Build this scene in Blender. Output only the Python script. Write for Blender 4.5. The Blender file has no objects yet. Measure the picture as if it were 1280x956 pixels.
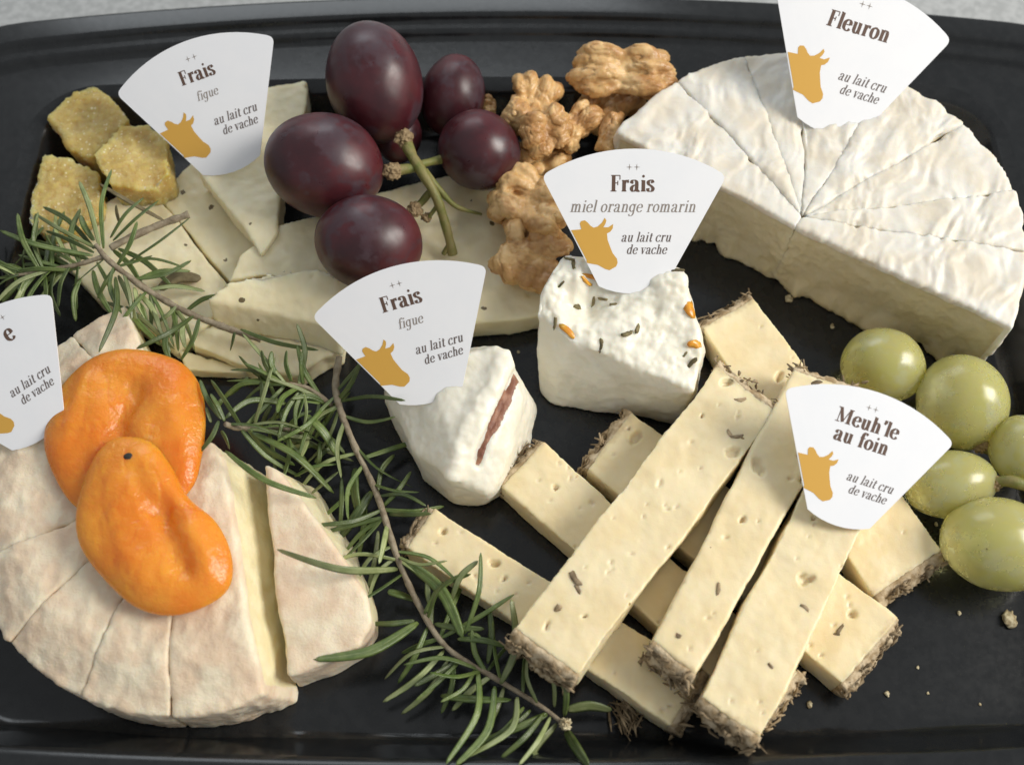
import bpy, bmesh, math, random
import numpy as np
from mathutils import Vector, noise as mnoise
from mathutils.bvhtree import BVHTree

random.seed(7); rng = np.random.default_rng(7)
scene = bpy.context.scene
COL = scene.collection
CM = 0.01                                    # everything below is written in centimetres

# ------------------------------------------------------------------ camera
TILT, HFOV, WIDE = math.radians(25), math.radians(48), 28.0
DIST = WIDE / 2 / math.tan(HFOV / 2)
FPX = 640 / math.tan(HFOV / 2)
FW = np.array([0, math.sin(TILT), -math.cos(TILT)]); UPV = np.array([0, math.cos(TILT), math.sin(TILT)]); RT = np.array([1., 0, 0])
CAM = np.array([0, 0, 1.0]) - FW * DIST
cam = bpy.data.cameras.new('camera'); camo = bpy.data.objects.new('camera', cam); COL.objects.link(camo)
camo.location = CAM * CM; camo.rotation_euler = (TILT, 0, 0)
cam.sensor_width = 36; cam.angle = HFOV; cam.clip_start = 0.01; cam.clip_end = 50
cam.dof.use_dof = True; cam.dof.focus_distance = (DIST - 1.0) * CM; cam.dof.aperture_fstop = 11
scene.camera = camo

# ------------------------------------------------------------------ light: soft room light, one window and an added back lamp
w = bpy.data.worlds.new('World'); scene.world = w; w.use_nodes = True
w.node_tree.nodes['Background'].inputs[0].default_value = (0.93, 0.97, 1.0, 1)
w.node_tree.nodes['Background'].inputs[1].default_value = 0.385
def area(name, loc, target, size, sizey, power, col):
    l = bpy.data.lights.new(name, 'AREA'); l.shape = 'RECTANGLE'; l.size = size; l.size_y = sizey; l.energy = power; l.color = col
    o = bpy.data.objects.new(name, l); COL.objects.link(o); o.location = loc
    o.rotation_euler = (Vector(target) - Vector(loc)).to_track_quat('-Z', 'Y').to_euler()
    return o
area('window_light', (0.93, 0.0, 0.75), (0, 0, 0), 0.5, 0.5, 13.6, (1.0, 0.955, 0.88))
area('added_back_light', (-0.25, 1.3, 1.0), (0, 0, 0), 0.9, 0.6, 5.0, (0.9, 0.96, 1.0))  # soft lamp added behind the tray to lift the sheen on its far side
vs = scene.view_settings; vs.view_transform = 'Standard'; vs.look = 'None'; vs.exposure = 0.1; vs.gamma = 1

# ------------------------------------------------------------------ helpers
def ray(px, py): return FW * FPX + RT * (px - 640) + UPV * (478 - py)
def U(px, py, z=0.0):                        # point of the place at height z that stands at a spot of the photograph
    d = ray(px, py); s = (z - CAM[2]) / d[2]; return CAM + d * s
def UP(pts, z): return np.array([U(p[0], p[1], p[2] if len(p) > 2 else z) for p in pts])

_P = rng.permutation(256); _P = np.concatenate([_P, _P, _P])
_G = rng.normal(size=(256, 3)); _G /= np.linalg.norm(_G, axis=1)[:, None]
def noise(P):                                # gradient noise, vectorised, about -1..1
    P = np.asarray(P, float); I = np.floor(P).astype(int); f = P - I; I &= 255
    u = f * f * f * (f * (f * 6 - 15) + 10); out = 0
    for a in (0, 1):
        for b in (0, 1):
            for c in (0, 1):
                h = _P[_P[_P[I[:, 0] + a] + I[:, 1] + b] + I[:, 2] + c]
                g = _G[h & 255]; d = f - np.array([a, b, c])
                wgt = (u[:, 0] if a else 1 - u[:, 0]) * (u[:, 1] if b else 1 - u[:, 1]) * (u[:, 2] if c else 1 - u[:, 2])
                out = out + wgt * (g * d).sum(1)
    return out * 1.6
def fbm(P, o=3):
    s = 0; a = 1.0; P = np.asarray(P, float)
    for k in range(o): s = s + a * noise(P * 2 ** k + 17.3 * k); a *= .5
    return s
def smooth(x, a, b):
    t = np.clip((x - a) / (b - a), 0, 1); return t * t * (3 - 2 * t)

ORG = {}
def tag(o, label=None, cat=None, group=None, kind=None):
    if label: o['label'] = label
    if cat: o['category'] = cat
    if group: o['group'] = group
    if kind: o['kind'] = kind
    return o
def thing(name, label, cat, origin, group=None):
    o = bpy.data.objects.new(name, None); COL.objects.link(o); o.empty_display_size = .01
    org = np.array(origin, float); o.location = org * CM; ORG[o] = org
    return tag(o, label, cat, group)
def build(name, V, F, mats, parent=None, attr=None, shade=True, fmat=None, angle=None):
    V = np.asarray(V, float)
    if parent is not None: org = ORG[parent]
    else: org = np.array([(V[:, 0].min() + V[:, 0].max()) / 2, (V[:, 1].min() + V[:, 1].max()) / 2, V[:, 2].min()])
    me = bpy.data.meshes.new(name)
    me.from_pydata(((V - org) * CM).tolist(), [], F if isinstance(F, list) else F.tolist())
    for m in (mats if isinstance(mats, (list, tuple)) else [mats]): me.materials.append(m)
    if shade: me.polygons.foreach_set('use_smooth', np.ones(len(me.polygons), bool))
    if fmat is not None: me.polygons.foreach_set('material_index', np.asarray(fmat, np.int32))
    for k, v in (attr or {}).items():
        a = me.attributes.new(k, 'FLOAT', 'POINT'); a.data.foreach_set('value', np.asarray(v, np.float32))
    me.update()
    o = bpy.data.objects.new(name, me); COL.objects.link(o); ORG[o] = org
    if parent is not None: o.parent = parent
    else: o.location = org * CM
    return o
def normals(V, F):
    me = bpy.data.meshes.new('t'); me.from_pydata(V.tolist(), [], F if isinstance(F, list) else F.tolist()); me.update()
    n = np.empty(len(V) * 3, np.float32); me.vertex_normals.foreach_get('vector', n); bpy.data.meshes.remove(me)
    return n.reshape(-1, 3).astype(float)
def remesh(V, F, voxel, it=4, fac=.5):       # closed shape -> even fine skin, edges rounded
    me = bpy.data.meshes.new('t'); me.from_pydata(np.asarray(V).tolist(), [], F if isinstance(F, list) else F.tolist())
    bm = bmesh.new(); bm.from_mesh(me); bmesh.ops.recalc_face_normals(bm, faces=bm.faces[:]); bm.to_mesh(me); bm.free()
    ob = bpy.data.objects.new('t', me); COL.objects.link(ob)
    r = ob.modifiers.new('r', 'REMESH'); r.mode = 'VOXEL'; r.voxel_size = voxel
    if it:
        s = ob.modifiers.new('s', 'SMOOTH'); s.factor = fac; s.iterations = it
    ev = ob.evaluated_get(bpy.context.evaluated_depsgraph_get()); m = ev.to_mesh()
    n = len(m.vertices); V2 = np.empty(n * 3, np.float32); m.vertices.foreach_get('co', V2)
    N2 = np.empty(n * 3, np.float32); m.vertex_normals.foreach_get('vector', N2)
    k = len(m.polygons); L = np.empty(len(m.loops), np.int32); m.loops.foreach_get('vertex_index', L)
    F2 = L.reshape(k, 4) if len(L) == 4 * k else [list(p.vertices) for p in m.polygons]
    ev.to_mesh_clear(); bpy.data.objects.remove(ob); bpy.data.meshes.remove(me)
    return V2.reshape(-1, 3).astype(float), F2, N2.reshape(-1, 3).astype(float)
def hull(P):
    bm = bmesh.new()
    for p in P: bm.verts.new(p)
    r = bmesh.ops.convex_hull(bm, input=bm.verts[:])
    bmesh.ops.delete(bm, geom=[v for v in bm.verts if not v.link_faces], context='VERTS')
    bm.verts.index_update(); V = np.array([v.co[:] for v in bm.verts]); F = [[v.index for v in f.verts] for f in bm.faces]; bm.free()
    return V, F
def loft(B, T):
    n = len(B); V = np.vstack([B, T])
    F = [list(range(n))[::-1], list(range(n, 2 * n))] + [[i, (i + 1) % n, n + (i + 1) % n, n + i] for i in range(n)]
    return V, F
def prism(poly, z0, z1):                     # poly: xy points
    p = np.asarray(poly)[:, :2]; n = len(p)
    return loft(np.c_[p, np.full(n, z0)], np.c_[p, np.full(n, z1)])
def inset(poly, d):                          # shrink a convex-ish polygon by d
    p = np.asarray(poly)[:, :2]; n = len(p); out = []
    A = .5 * sum(p[i][0] * p[(i + 1) % n][1] - p[(i + 1) % n][0] * p[i][1] for i in range(n)); s = 1 if A > 0 else -1
    for i in range(n):
        a, b, c = p[i - 1], p[i], p[(i + 1) % n]
        e1 = (b - a) / np.linalg.norm(b - a); e2 = (c - b) / np.linalg.norm(c - b)
        n1 = np.array([-e1[1], e1[0]]) * s; n2 = np.array([-e2[1], e2[0]]) * s
        m = n1 + n2; m /= max(np.linalg.norm(m), 1e-6); out.append(b + m * d / max(.35, m @ n1))
    return np.array(out)
def catmull(P, k=8, closed=False):
    P = np.asarray(P, float); n = len(P); out = []
    rngi = range(n if closed else n - 1)
    for i in rngi:
        g = (lambda j: P[j % n]) if closed else (lambda j: P[min(max(j, 0), n - 1)])
        a, b, c, d = g(i - 1), g(i), g(i + 1), g(i + 2)
        for t in np.arange(k) / k:
            out.append(.5 * (2 * b + (c - a) * t + (2 * a - 5 * b + 4 * c - d) * t * t + (3 * b - a - 3 * c + d) * t ** 3))
    if not closed: out.append(P[-1])
    return np.array(out)
def tube(path, rad, sides=7):
    P = np.asarray(path, float); n = len(P); rad = np.broadcast_to(rad, n); V = []; F = []
    T = np.gradient(P, axis=0); T /= np.linalg.norm(T, axis=1)[:, None] + 1e-9
    ref = np.array([0.13, .21, .97])
    for i in range(n):
        a = np.cross(T[i], ref); a /= np.linalg.norm(a) + 1e-9; b = np.cross(a, T[i])
        for k in range(sides):
            t = 2 * math.pi * k / sides; V.append(P[i] + rad[i] * (a * math.cos(t) + b * math.sin(t)))
    for i in range(n - 1):
        for k in range(sides):
            F.append([i * sides + k, i * sides + (k + 1) % sides, (i + 1) * sides + (k + 1) % sides, (i + 1) * sides + k])
    F.append(list(range(sides))[::-1]); F.append([(n - 1) * sides + k for k in range(sides)])
    return np.array(V), F
def join(parts):
    V = []; F = []; o = 0
    for v, f in parts:
        V.append(v); F += [[i + o for i in q] for q in (f if isinstance(f, list) else f.tolist())]; o += len(v)
    return np.vstack(V), F
def bvh(V, F): return BVHTree.FromPolygons(np.asarray(V).tolist(), F if isinstance(F, list) else F.tolist())
def ico(sub):
    bm = bmesh.new(); bmesh.ops.create_icosphere(bm, subdivisions=sub, radius=1)
    V = np.array([v.co[:] for v in bm.verts]); F = [[v.index for v in f.verts] for f in bm.faces]; bm.free(); return V, F

# ------------------------------------------------------------------ materials
def mat(name, c1, c2=None, nscale=1.0, rough=.5, sss=0, rad=(1, .6, .3), sscale=.3, bump=(), fleck=None, mask=None, spec=.5, coat=0,
        rvar=0, hv=0, detail=5, nlo=.35, nhi=.65, trans=0):
    m = bpy.data.materials.new(name); m.use_nodes = True; nt = m.node_tree; N = nt.nodes; L = nt.links
    b = N['Principled BSDF']; tc = N.new('ShaderNodeTexCoord')
    mp = N.new('ShaderNodeMapping'); mp.inputs['Scale'].default_value = (100, 100, 100); L.new(tc.outputs['Object'], mp.inputs[0])
    oi = N.new('ShaderNodeObjectInfo'); ad = N.new('ShaderNodeVectorMath'); ad.operation = 'ADD'
    ml = N.new('ShaderNodeMath'); ml.operation = 'MULTIPLY'; ml.inputs[1].default_value = 37; L.new(oi.outputs['Random'], ml.inputs[0])
    L.new(mp.outputs[0], ad.inputs[0]); L.new(ml.outputs[0], ad.inputs[1]); vec = ad.outputs[0]
    def nz(s, d=detail, r=.55):
        n = N.new('ShaderNodeTexNoise'); n.inputs['Scale'].default_value = s; n.inputs['Detail'].default_value = d; n.inputs['Roughness'].default_value = r
        L.new(vec, n.inputs['Vector']); return n.outputs['Fac']
    def ramp(src, a, bb):
        r = N.new('ShaderNodeMapRange'); r.inputs['From Min'].default_value = a; r.inputs['From Max'].default_value = bb; L.new(src, r.inputs['Value']); r.interpolation_type = 'SMOOTHSTEP'; return r.outputs[0]
    def mix(f, a, bb):
        x = N.new('ShaderNodeMix'); x.data_type = 'RGBA'
        if hasattr(f, 'links'): L.new(f, x.inputs['Factor'])
        else: x.inputs['Factor'].default_value = f
        for k, v in (('A', a), ('B', bb)):
            s = [i for i in x.inputs if i.name == k and i.type == 'RGBA'][0]
            if hasattr(v, 'links'): L.new(v, s)
            else: s.default_value = (*v, 1)
        return [o for o in x.outputs if o.type == 'RGBA'][0]
    col = c1
    if c2: col = mix(ramp(nz(nscale), nlo, nhi), c1, c2)
    if mask:                                  # mask: (attribute, colour, colour2, noise scale)
        at = N.new('ShaderNodeAttribute'); at.attribute_name = mask[0]
        c = mix(ramp(nz(mask[3]), .35, .65), mask[1], mask[2])
        wob = N.new('ShaderNodeMath'); wob.operation = 'MULTIPLY_ADD'; L.new(nz(6), wob.inputs[0]); wob.inputs[1].default_value = .5; wob.inputs[2].default_value = -.25
        ad2 = N.new('ShaderNodeMath'); L.new(at.outputs['Fac'], ad2.inputs[0]); L.new(wob.outputs[0], ad2.inputs[1])
        col = mix(ramp(ad2.outputs[0], .35, .65), col, c)
    if fleck:                                 # fleck: (scale, size, colour, share)
        v = N.new('ShaderNodeTexVoronoi'); v.inputs['Scale'].default_value = fleck[0]; L.new(vec, v.inputs['Vector'])
        wv = N.new('ShaderNodeVectorMath'); wv.operation = 'ADD'
        wn = N.new('ShaderNodeTexNoise'); wn.inputs['Scale'].default_value = fleck[0] * 3; L.new(vec, wn.inputs['Vector']); 
        sc = N.new('ShaderNodeVectorMath'); sc.operation = 'SCALE'; sc.inputs['Scale'].default_value = .35 / fleck[0]; L.new(wn.outputs['Color'], sc.inputs[0])
        L.new(vec, wv.inputs[0]); L.new(sc.outputs[0], wv.inputs[1]); L.new(wv.outputs[0], v.inputs['Vector'])
        s1 = N.new('ShaderNodeSeparateColor'); L.new(v.outputs['Color'], s1.inputs[0])
        thr = N.new('ShaderNodeMath'); thr.operation = 'MULTIPLY'; L.new(s1.outputs[1], thr.inputs[0]); thr.inputs[1].default_value = fleck[1]
        lt = N.new('ShaderNodeMath'); lt.operation = 'LESS_THAN'; L.new(v.outputs['Distance'], lt.inputs[0]); L.new(thr.outputs[0], lt.inputs[1])
        gt = N.new('ShaderNodeMath'); gt.operation = 'LESS_THAN'; L.new(s1.outputs[0], gt.inputs[0]); gt.inputs[1].default_value = fleck[3]
        an = N.new('ShaderNodeMath'); an.operation = 'MULTIPLY'; L.new(lt.outputs[0], an.inputs[0]); L.new(gt.outputs[0], an.inputs[1])
        col = mix(an.outputs[0], col, fleck[2])
    if hv:
        h = N.new('ShaderNodeHueSaturation'); mr = N.new('ShaderNodeMapRange'); mr.inputs['To Min'].default_value = 1 - hv; mr.inputs['To Max'].default_value = 1 + hv
        L.new(oi.outputs['Random'], mr.inputs['Value']); L.new(mr.outputs[0], h.inputs['Value'])
        if hasattr(col, 'links'): L.new(col, h.inputs['Color'])
        else: h.inputs['Color'].default_value = (*col, 1)
        col = h.outputs[0]
    if hasattr(col, 'links'): L.new(col, b.inputs['Base Color'])
    else: b.inputs['Base Color'].default_value = (*col, 1)
    b.inputs['Roughness'].default_value = rough
    if rvar:
        mr = N.new('ShaderNodeMapRange'); mr.inputs['To Min'].default_value = max(.02, rough - rvar); mr.inputs['To Max'].default_value = min(1, rough + rvar)
        mr.inputs['From Min'].default_value = .3; mr.inputs['From Max'].default_value = .7
        L.new(nz(nscale * 2.3), mr.inputs['Value']); L.new(mr.outputs[0], b.inputs['Roughness'])
    b.inputs['Specular IOR Level'].default_value = spec; b.inputs['Coat Weight'].default_value = coat; b.inputs['Coat Roughness'].default_value = .2
    if sss:
        b.inputs['Subsurface Weight'].default_value = sss; b.inputs['Subsurface Radius'].default_value = rad; b.inputs['Subsurface Scale'].default_value = sscale * CM
    if trans: b.inputs['Transmission Weight'].default_value = trans
    prev = None
    for s, st, dist in bump:
        bp = N.new('ShaderNodeBump'); bp.inputs['Strength'].default_value = st; bp.inputs['Distance'].default_value = dist * CM
        L.new(nz(s, 4, .6), bp.inputs['Height'])
        if prev: L.new(prev, bp.inputs['Normal'])
        prev = bp.outputs[0]
    if prev: L.new(prev, b.inputs['Normal'])
    return m
M = {}
M['tray'] = mat('black_plastic', (.010, .011, .012), (.014, .015, .016), 3, rough=.19, rvar=.03, bump=[(.7, .10, .04)], spec=.45)
M['table'] = mat('grey_table', (.33, .34, .34), (.42, .43, .43), 4, rough=.7, bump=[(12, .3, .02)])
M['card'] = mat('card', (.86, .87, .90), (.88, .885, .91), 1, rough=.5, spec=.3)
M['ink_title'] = mat('brown_ink', (.115, .065, .045), rough=.6)
M['ink_grey'] = mat('grey_ink', (.27, .23, .20), rough=.6)
M['ink_italic'] = mat('dark_ink', (.14, .11, .10), rough=.6)
M['ink_gold'] = mat('gold_ink', (.66, .37, .065), rough=.45)
M['bloomy'] = mat('bloomy_rind', (.66, .565, .355), (.72, .63, .43), 2, rough=.45, sss=.6, rad=(1, .75, .45), sscale=.22,
                  mask=('rind', (.77, .745, .68), (.72, .655, .54), 1.0), bump=[(5, .35, .04), (34, .3, .01)])
M['washed'] = mat('washed_rind', (.80, .70, .42), (.84, .76, .50), 2, rough=.5, sss=.6, rad=(1, .75, .45), sscale=.22,
                  mask=('rind', (.83, .735, .555), (.755, .59, .425), 1.2), bump=[(4, .4, .05), (14, .6, .03), (34, .4, .012)])
M['slice'] = mat('pressed_cheese', (.82, .725, .47), (.86, .78, .54), 1.2, rough=.42, sss=.6, rad=(1, .75, .4), sscale=.25, fleck=(1.9, .17, (.16, .12, .055), .6),
                 bump=[(5, .35, .03), (30, .25, .008)])
M['hay'] = mat('hay_cheese', (.80, .665, .40), (.84, .725, .475), 1.0, rough=.42, sss=.6, rad=(1, .72, .35), sscale=.25, bump=[(4, .3, .03), (26, .35, .01)], mask=('nearrind', (.68, .555, .34), (.62, .48, .275), 2),
               fleck=(1.3, .10, (.32, .2, .06), .35))
M['crust'] = mat('hay_crust', (.35, .245, .13), (.64, .52, .35), 4, rough=.85, bump=[(14, .8, .05)])
M['straw'] = mat('straw', (.16, .11, .055), (.40, .30, .18), 4, rough=.75, hv=.3)
M['fresh'] = mat('fresh_cheese', (.84, .80, .67), (.87, .835, .72), 2, rough=.4, sss=.7, rad=(1, .8, .6), sscale=.25, bump=[(5, .3, .03), (24, .35, .012)])
M['fig'] = mat('fig_paste', (.22, .085, .05), (.40, .20, .12), 3, rough=.4, bump=[(18, .8, .03)])
M['herb'] = mat('dried_herb', (.10, .08, .035), (.2, .16, .07), 6, rough=.7, hv=.3)
M['peel'] = mat('orange_peel', (.75, .38, .04), (.62, .25, .02), 5, rough=.25, sss=.4, sscale=.1)
M['purple'] = mat('purple_grape', (.040, .009, .013), (.085, .014, .019), .7, rough=.36, rvar=.1, sss=.25, rad=(1, .15, .15), sscale=.25, bump=[(3, .12, .02), (40, .1, .004)],
                  mask=('bloom', (.068, .040, .050), (.058, .022, .030), 1.6), spec=.5)
M['green'] = mat('green_grape', (.78, .755, .29), (.80, .74, .31), .8, rough=.25, rvar=.08, trans=.55, sss=1.0, rad=(1, .9, .3), sscale=1.0, bump=[(2.5, .15, .02)],
                 mask=('bloom', (.80, .79, .46), (.79, .76, .36), 1.2), fleck=(5, .13, (.25, .17, .04), .1))
M['stem'] = mat('grape_stem', (.155, .17, .035), (.24, .2, .07), 3, rough=.5, bump=[(14, .7, .03)])
M['scar'] = mat('stem_scar', (.2, .13, .06), (.32, .23, .12), 6, rough=.7, bump=[(14, .8, .03)])
M['walnut'] = mat('walnut', (.60, .36, .14), (.76, .52, .25), 1.4, rough=.38, rvar=.14, sss=.25, rad=(1, .5, .2), sscale=.12, mask=('skin', (.42, .21, .07), (.58, .34, .14), 2.5), bump=[(7, .5, .05), (30, .4, .012)])
M['ginger'] = mat('candied_ginger', (.56, .40, .12), (.66, .50, .19), 1.5, rough=.4, sss=1.0, rad=(1, .7, .25), sscale=.9, bump=[(16, .9, .05), (45, .8, .02)], fleck=(11, .42, (.80, .70, .45), .4))
M['apricot'] = mat('dried_apricot', (.84, .345, .036), (.74, .21, .013), .5, rough=.27, rvar=.08, sss=.95, rad=(1, .45, .08), sscale=.8, nlo=.3, nhi=.7, bump=[(1.6, .4, .09), (4, .6, .07), (13, .35, .018)])
M['dark'] = mat('dark_speck', (.02, .02, .015), rough=.6)
M['leaf'] = mat('rosemary_leaf', (.066, .108, .020), (.125, .170, .044), 2.5, rough=.36, mask=('pale', (.31, .345, .16), (.20, .24, .09), 3), hv=.35, bump=[(20, .6, .02)], spec=.6)
M['dry'] = mat('dry_leaf', (.13, .10, .045), (.2, .16, .08), 4, rough=.6, bump=[(16, .8, .03)])
M['twig'] = mat('rosemary_stem', (.33, .275, .19), (.20, .155, .10), 4, rough=.7, bump=[(12, .9, .04)])
M['crumb'] = mat('crumb', (.62, .55, .36), (.34, .26, .14), 9, rough=.7)

# ------------------------------------------------------------------ table and serving tray
V = np.array([[-90, -70, -.35], [90, -70, -.35], [90, 90, -.35], [-90, 90, -.35]], float)
tag(build('table', V, [[0, 1, 2, 3]], M['table'], shade=False), kind='structure')
def tray_loop(d, z, n=44):
    ex = smooth(d, .3, 1.5); a, b, r = 14.3 + d + 3.2 * ex, 9.5 + d - .85 * ex, max(1.6 + d * .8 + 1.2 * ex, .5); cx, cy = 0.15, -.12; pts = []
    cs = [(a - r, b - r, 0), (-(a - r), b - r, 90), (-(a - r), -(b - r), 180), (a - r, -(b - r), 270)]
    for k, (x, y, t0) in enumerate(cs):
        for i in range(15):
            t = math.radians(t0 + 90 * i / 14); pts.append([x + r * math.cos(t), y + r * math.sin(t)])
        x2, y2, t1 = cs[(k + 1) % 4]; e = math.radians(t0 + 90); A = np.array(pts[-1]); B = np.array([x2 + r * math.cos(math.radians(t1)), y2 + r * math.sin(math.radians(t1))])
        for i in range(1, n): pts.append((A + (B - A) * i / n).tolist())
    P = np.array(pts)
    bow = .42 + 1.4 * ex
    P[:, 1] += np.sign(P[:, 1]) * bow * (1 - np.clip(P[:, 0] / a, -1, 1) ** 2) * smooth(np.abs(P[:, 1]), b * .4, b * .9)
    P[:, 0] += np.sign(P[:, 0]) * .3 * (1 - np.clip(P[:, 1] / b, -1, 1) ** 2) * smooth(np.abs(P[:, 0]), a * .4, a * .9)
    return np.c_[P[:, 0] + cx, P[:, 1] + cy, np.full(len(P), z)]
def sweep(profile, close_center=False):
    loops = [tray_loop(d, z) for d, z in profile]; n = len(loops[0]); V = np.vstack(loops); F = []
    for j in range(len(loops) - 1):
        for i in range(n): F.append([j * n + i, (j + 1) * n + i, (j + 1) * n + (i + 1) % n, j * n + (i + 1) % n])
    if close_center: F.append(list(range(n)))
    return V, F
def fillet(pts, r=.12, k=4):
    P = np.array(pts, float); out = [P[0]]
    for i in range(1, len(P) - 1):
        a, b, c = P[i - 1], P[i], P[i + 1]; u = a - b; v = c - b; lu, lv = np.linalg.norm(u), np.linalg.norm(v); q = min(r, lu * .45, lv * .45)
        s = b + u / lu * q; e = b + v / lv * q
        for t in np.linspace(0, 1, k + 1): out.append((1 - t) ** 2 * s + 2 * t * (1 - t) * b + t * t * e)
    out.append(P[-1]); return out
tray = thing('serving_tray', 'large glossy black plastic serving tray with stepped rim under all the food', 'tray', (0.15, -.12, -.35))
V, F = sweep(fillet([(-1.6, 0), (-.75, .0), (-.12, 1.42), (.3, 1.5)], .3, 5), True)
build('basin', V, F, M['tray'], tray)
V, F = sweep(fillet([(.3, 1.5), (1.3, 1.5), (1.4, 1.72), (1.75, 1.72), (1.85, 1.95), (2.62, 1.92), (2.75, 1.2), (2.75, 1.1), (2.65, 1.1), (2.0, 1.5), (.4, 1.3), (-.6, 0), (-1.2, -.35), (-1.5, -.35)], .1, 4))
build('rim', V, F, M['tray'], tray)

# ------------------------------------------------------------------ bloomy half wheel (cut in eight wedges)
def wedge(name, poly, z1, parent, mtl, rind_fn, disp_fn, voxel=.055, z0=.02, gap=.025, it=3, tilt=None):
    p = inset(poly, gap); V, F = prism(p, z0, z1)
    V, F, N = remesh(V, F, voxel, it)
    mask = rind_fn(V, N); V[:, 2] *= 1 - .24 * smooth(np.linalg.norm(V[:, :2] - C2, axis=1), R2 - 1.7, R2 + .1) ** 1.5; d = disp_fn(V, N, mask)
    V = V + N * d[:, None]; V[:, 2] = np.maximum(V[:, 2], .01)
    return build(name, V, F, mtl, parent, attr={'rind': mask}), V, F
H = 2.75
A, B = U(769, 166, H)[:2], U(1266, 412, H)[:2]; MID = (A + B) / 2; R = np.linalg.norm(A - B) / 2
SC = U(994, 284, H)[:2]
a0 = math.atan2(*(A - MID)[::-1]); a1 = math.atan2(*(B - MID)[::-1])
def on_rim(px, py): q = U(px, py, H)[:2] - MID; return math.atan2(q[1], q[0])
cuts = [a0 % (2 * math.pi)] + [on_rim(x, y) % (2 * math.pi) for x, y in ((848, 103), (934, 80), (1008, 76), (1108, 98), (1198, 158), (1254, 240), (1290, 315))] + [a1]
for i in range(1, len(cuts)):
    while cuts[i] > cuts[i - 1]: cuts[i] -= 2 * math.pi
half = thing('soft_cheese_half_wheel', 'large half wheel of soft cheese with wrinkled white bloomy rind cut into wedges', 'cheese', (MID[0], MID[1], 0))
def rimpt(t): return MID + R * (1 + .012 * math.sin(5 * t)) * np.array([math.cos(t), math.sin(t)])
def rind_half(V, N):
    r = np.linalg.norm(V[:, :2] - MID, axis=1)
    return np.clip(np.maximum(smooth(V[:, 2], H - .2, H - .1), smooth(r, R - .24, R - .12)), 0, 1)
def disp_half(V, N, m):
    c, s = math.cos(math.radians(62)), math.sin(math.radians(62)); q = V - np.array([*MID, 0])
    u = q[:, 0] * c + q[:, 1] * s; v = -q[:, 0] * s + q[:, 1] * c
    u = u + .8 * noise(q * .5 + 3); v = v + .45 * noise(q * .7 + 11)
    wv = fbm(np.c_[u * .4, v * 1.15, V[:, 2] * .5], 3); rg = (1 - np.abs(wv) * 1.7) * (.55 + .45 * smooth(noise(q * .45 + 5), -.5, .5))
    fine = fbm(V * 2.6, 2); w2 = fbm(np.c_[u * .9 + 7, v * 1.9, V[:, 2]], 3); rg = rg + .55 * (1 - 2.2 * np.abs(w2)) * smooth(noise(q * .6 + 20), -.3, .4)
    cutface = fbm(np.c_[V[:, 0] * 1.4, V[:, 1] * 1.4, V[:, 2] * 1.1], 3) * .05 + fbm(V * 7, 2) * .012
    lip = smooth(V[:, 2], .9, 0) * (.22 + .32 * fbm(np.c_[V[:, :2] * .9, V[:, 2] * .3], 3)) + smooth(V[:, 2], .3, 0) * .1 * noise(V * 4)       # ragged lower edge
    hd = np.exp(-(np.linalg.norm(V[:, :2] - SC, axis=1) / .55) ** 2) * smooth(V[:, 2], H, H - .6)
    return m * (.082 * rg + .016 * fine) + (1 - m) * (cutface + lip) + hd * (.07 + .1 * fbm(V * 2.4, 2))
def cutline(c, e, k):                         # a knife line from the heart to the rim
    t = np.linspace(0, 1, 9)[:, None]; P = c + (e - c) * t; d = (e - c) / np.linalg.norm(e - c); n = np.array([-d[1], d[0]])
    w_ = np.array([mnoise.noise(Vector((k * 5.3, q * 3.0, 1.7))) for q in t[:, 0]])[:, None]
    return P + n * .16 * w_ * np.sin(np.pi * t)
def wheel_wedges(n, cuts, heart, tip, rimf, skip=()):
    L = [cutline(tip, rimf(t), i + 1) for i, t in enumerate(cuts)]
    L[0] = cutline(heart, rimf(cuts[0]), 0) if heart is not None else L[0]; L[n] = cutline(heart, rimf(cuts[n]), 9) if heart is not None else L[n]
    out = []
    for i in range(n):
        arc = [rimf(t) for t in np.linspace(cuts[i], cuts[i + 1], 8)][1:-1]
        poly = list(L[i]) + arc + list(L[i + 1][::-1])
        if heart is not None and i == 0: poly.append(tip)            # heart .. rim .. tip, closing along tip-heart
        if heart is not None and i == n - 1: poly = [tip] + list(L[i][1:]) + arc + list(L[i + 1][::-1])
        q = [poly[0]]
        for p in poly[1:]:
            if np.linalg.norm(p - q[-1]) > .03: q.append(p)
        if np.linalg.norm(q[0] - q[-1]) < .03: q.pop()
        out.append((q, L[i], L[i + 1]))
    return out
def near_line(V, Ls): 
    P = np.vstack([catmull(l, 4) for l in Ls]); return np.sqrt(((V[:, None, :2] - P[None]) ** 2).sum(2)).min(1)
TIP = SC + (rimpt((cuts[0] + cuts[8]) / 2) - SC) * .07
for i, (poly, la, lb_) in enumerate(wheel_wedges(8, cuts, SC, TIP, rimpt)):
    p = inset(poly, .016); V, F = prism(p, .02, H + .04 * math.sin(i * 2.1)); V, F, N = remesh(V, F, .055, 3)
    mask = rind_half(V, N); d = disp_half(V, N, mask)
    dl = near_line(V, [l for k, l in ((i, la), (i + 1, lb_)) if 0 < k < 8])
    d = d - .07 * np.exp(-(dl / .16) ** 2) * np.maximum(N[:, 2], 0) * (.5 + .9 * noise(V * 1.2 + i)) 
    V = V + N * d[:, None]; V[:, 2] = np.maximum(V[:, 2], .01); build('wedge', V, F, M['bloomy'], half, attr={'rind': mask})

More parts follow.
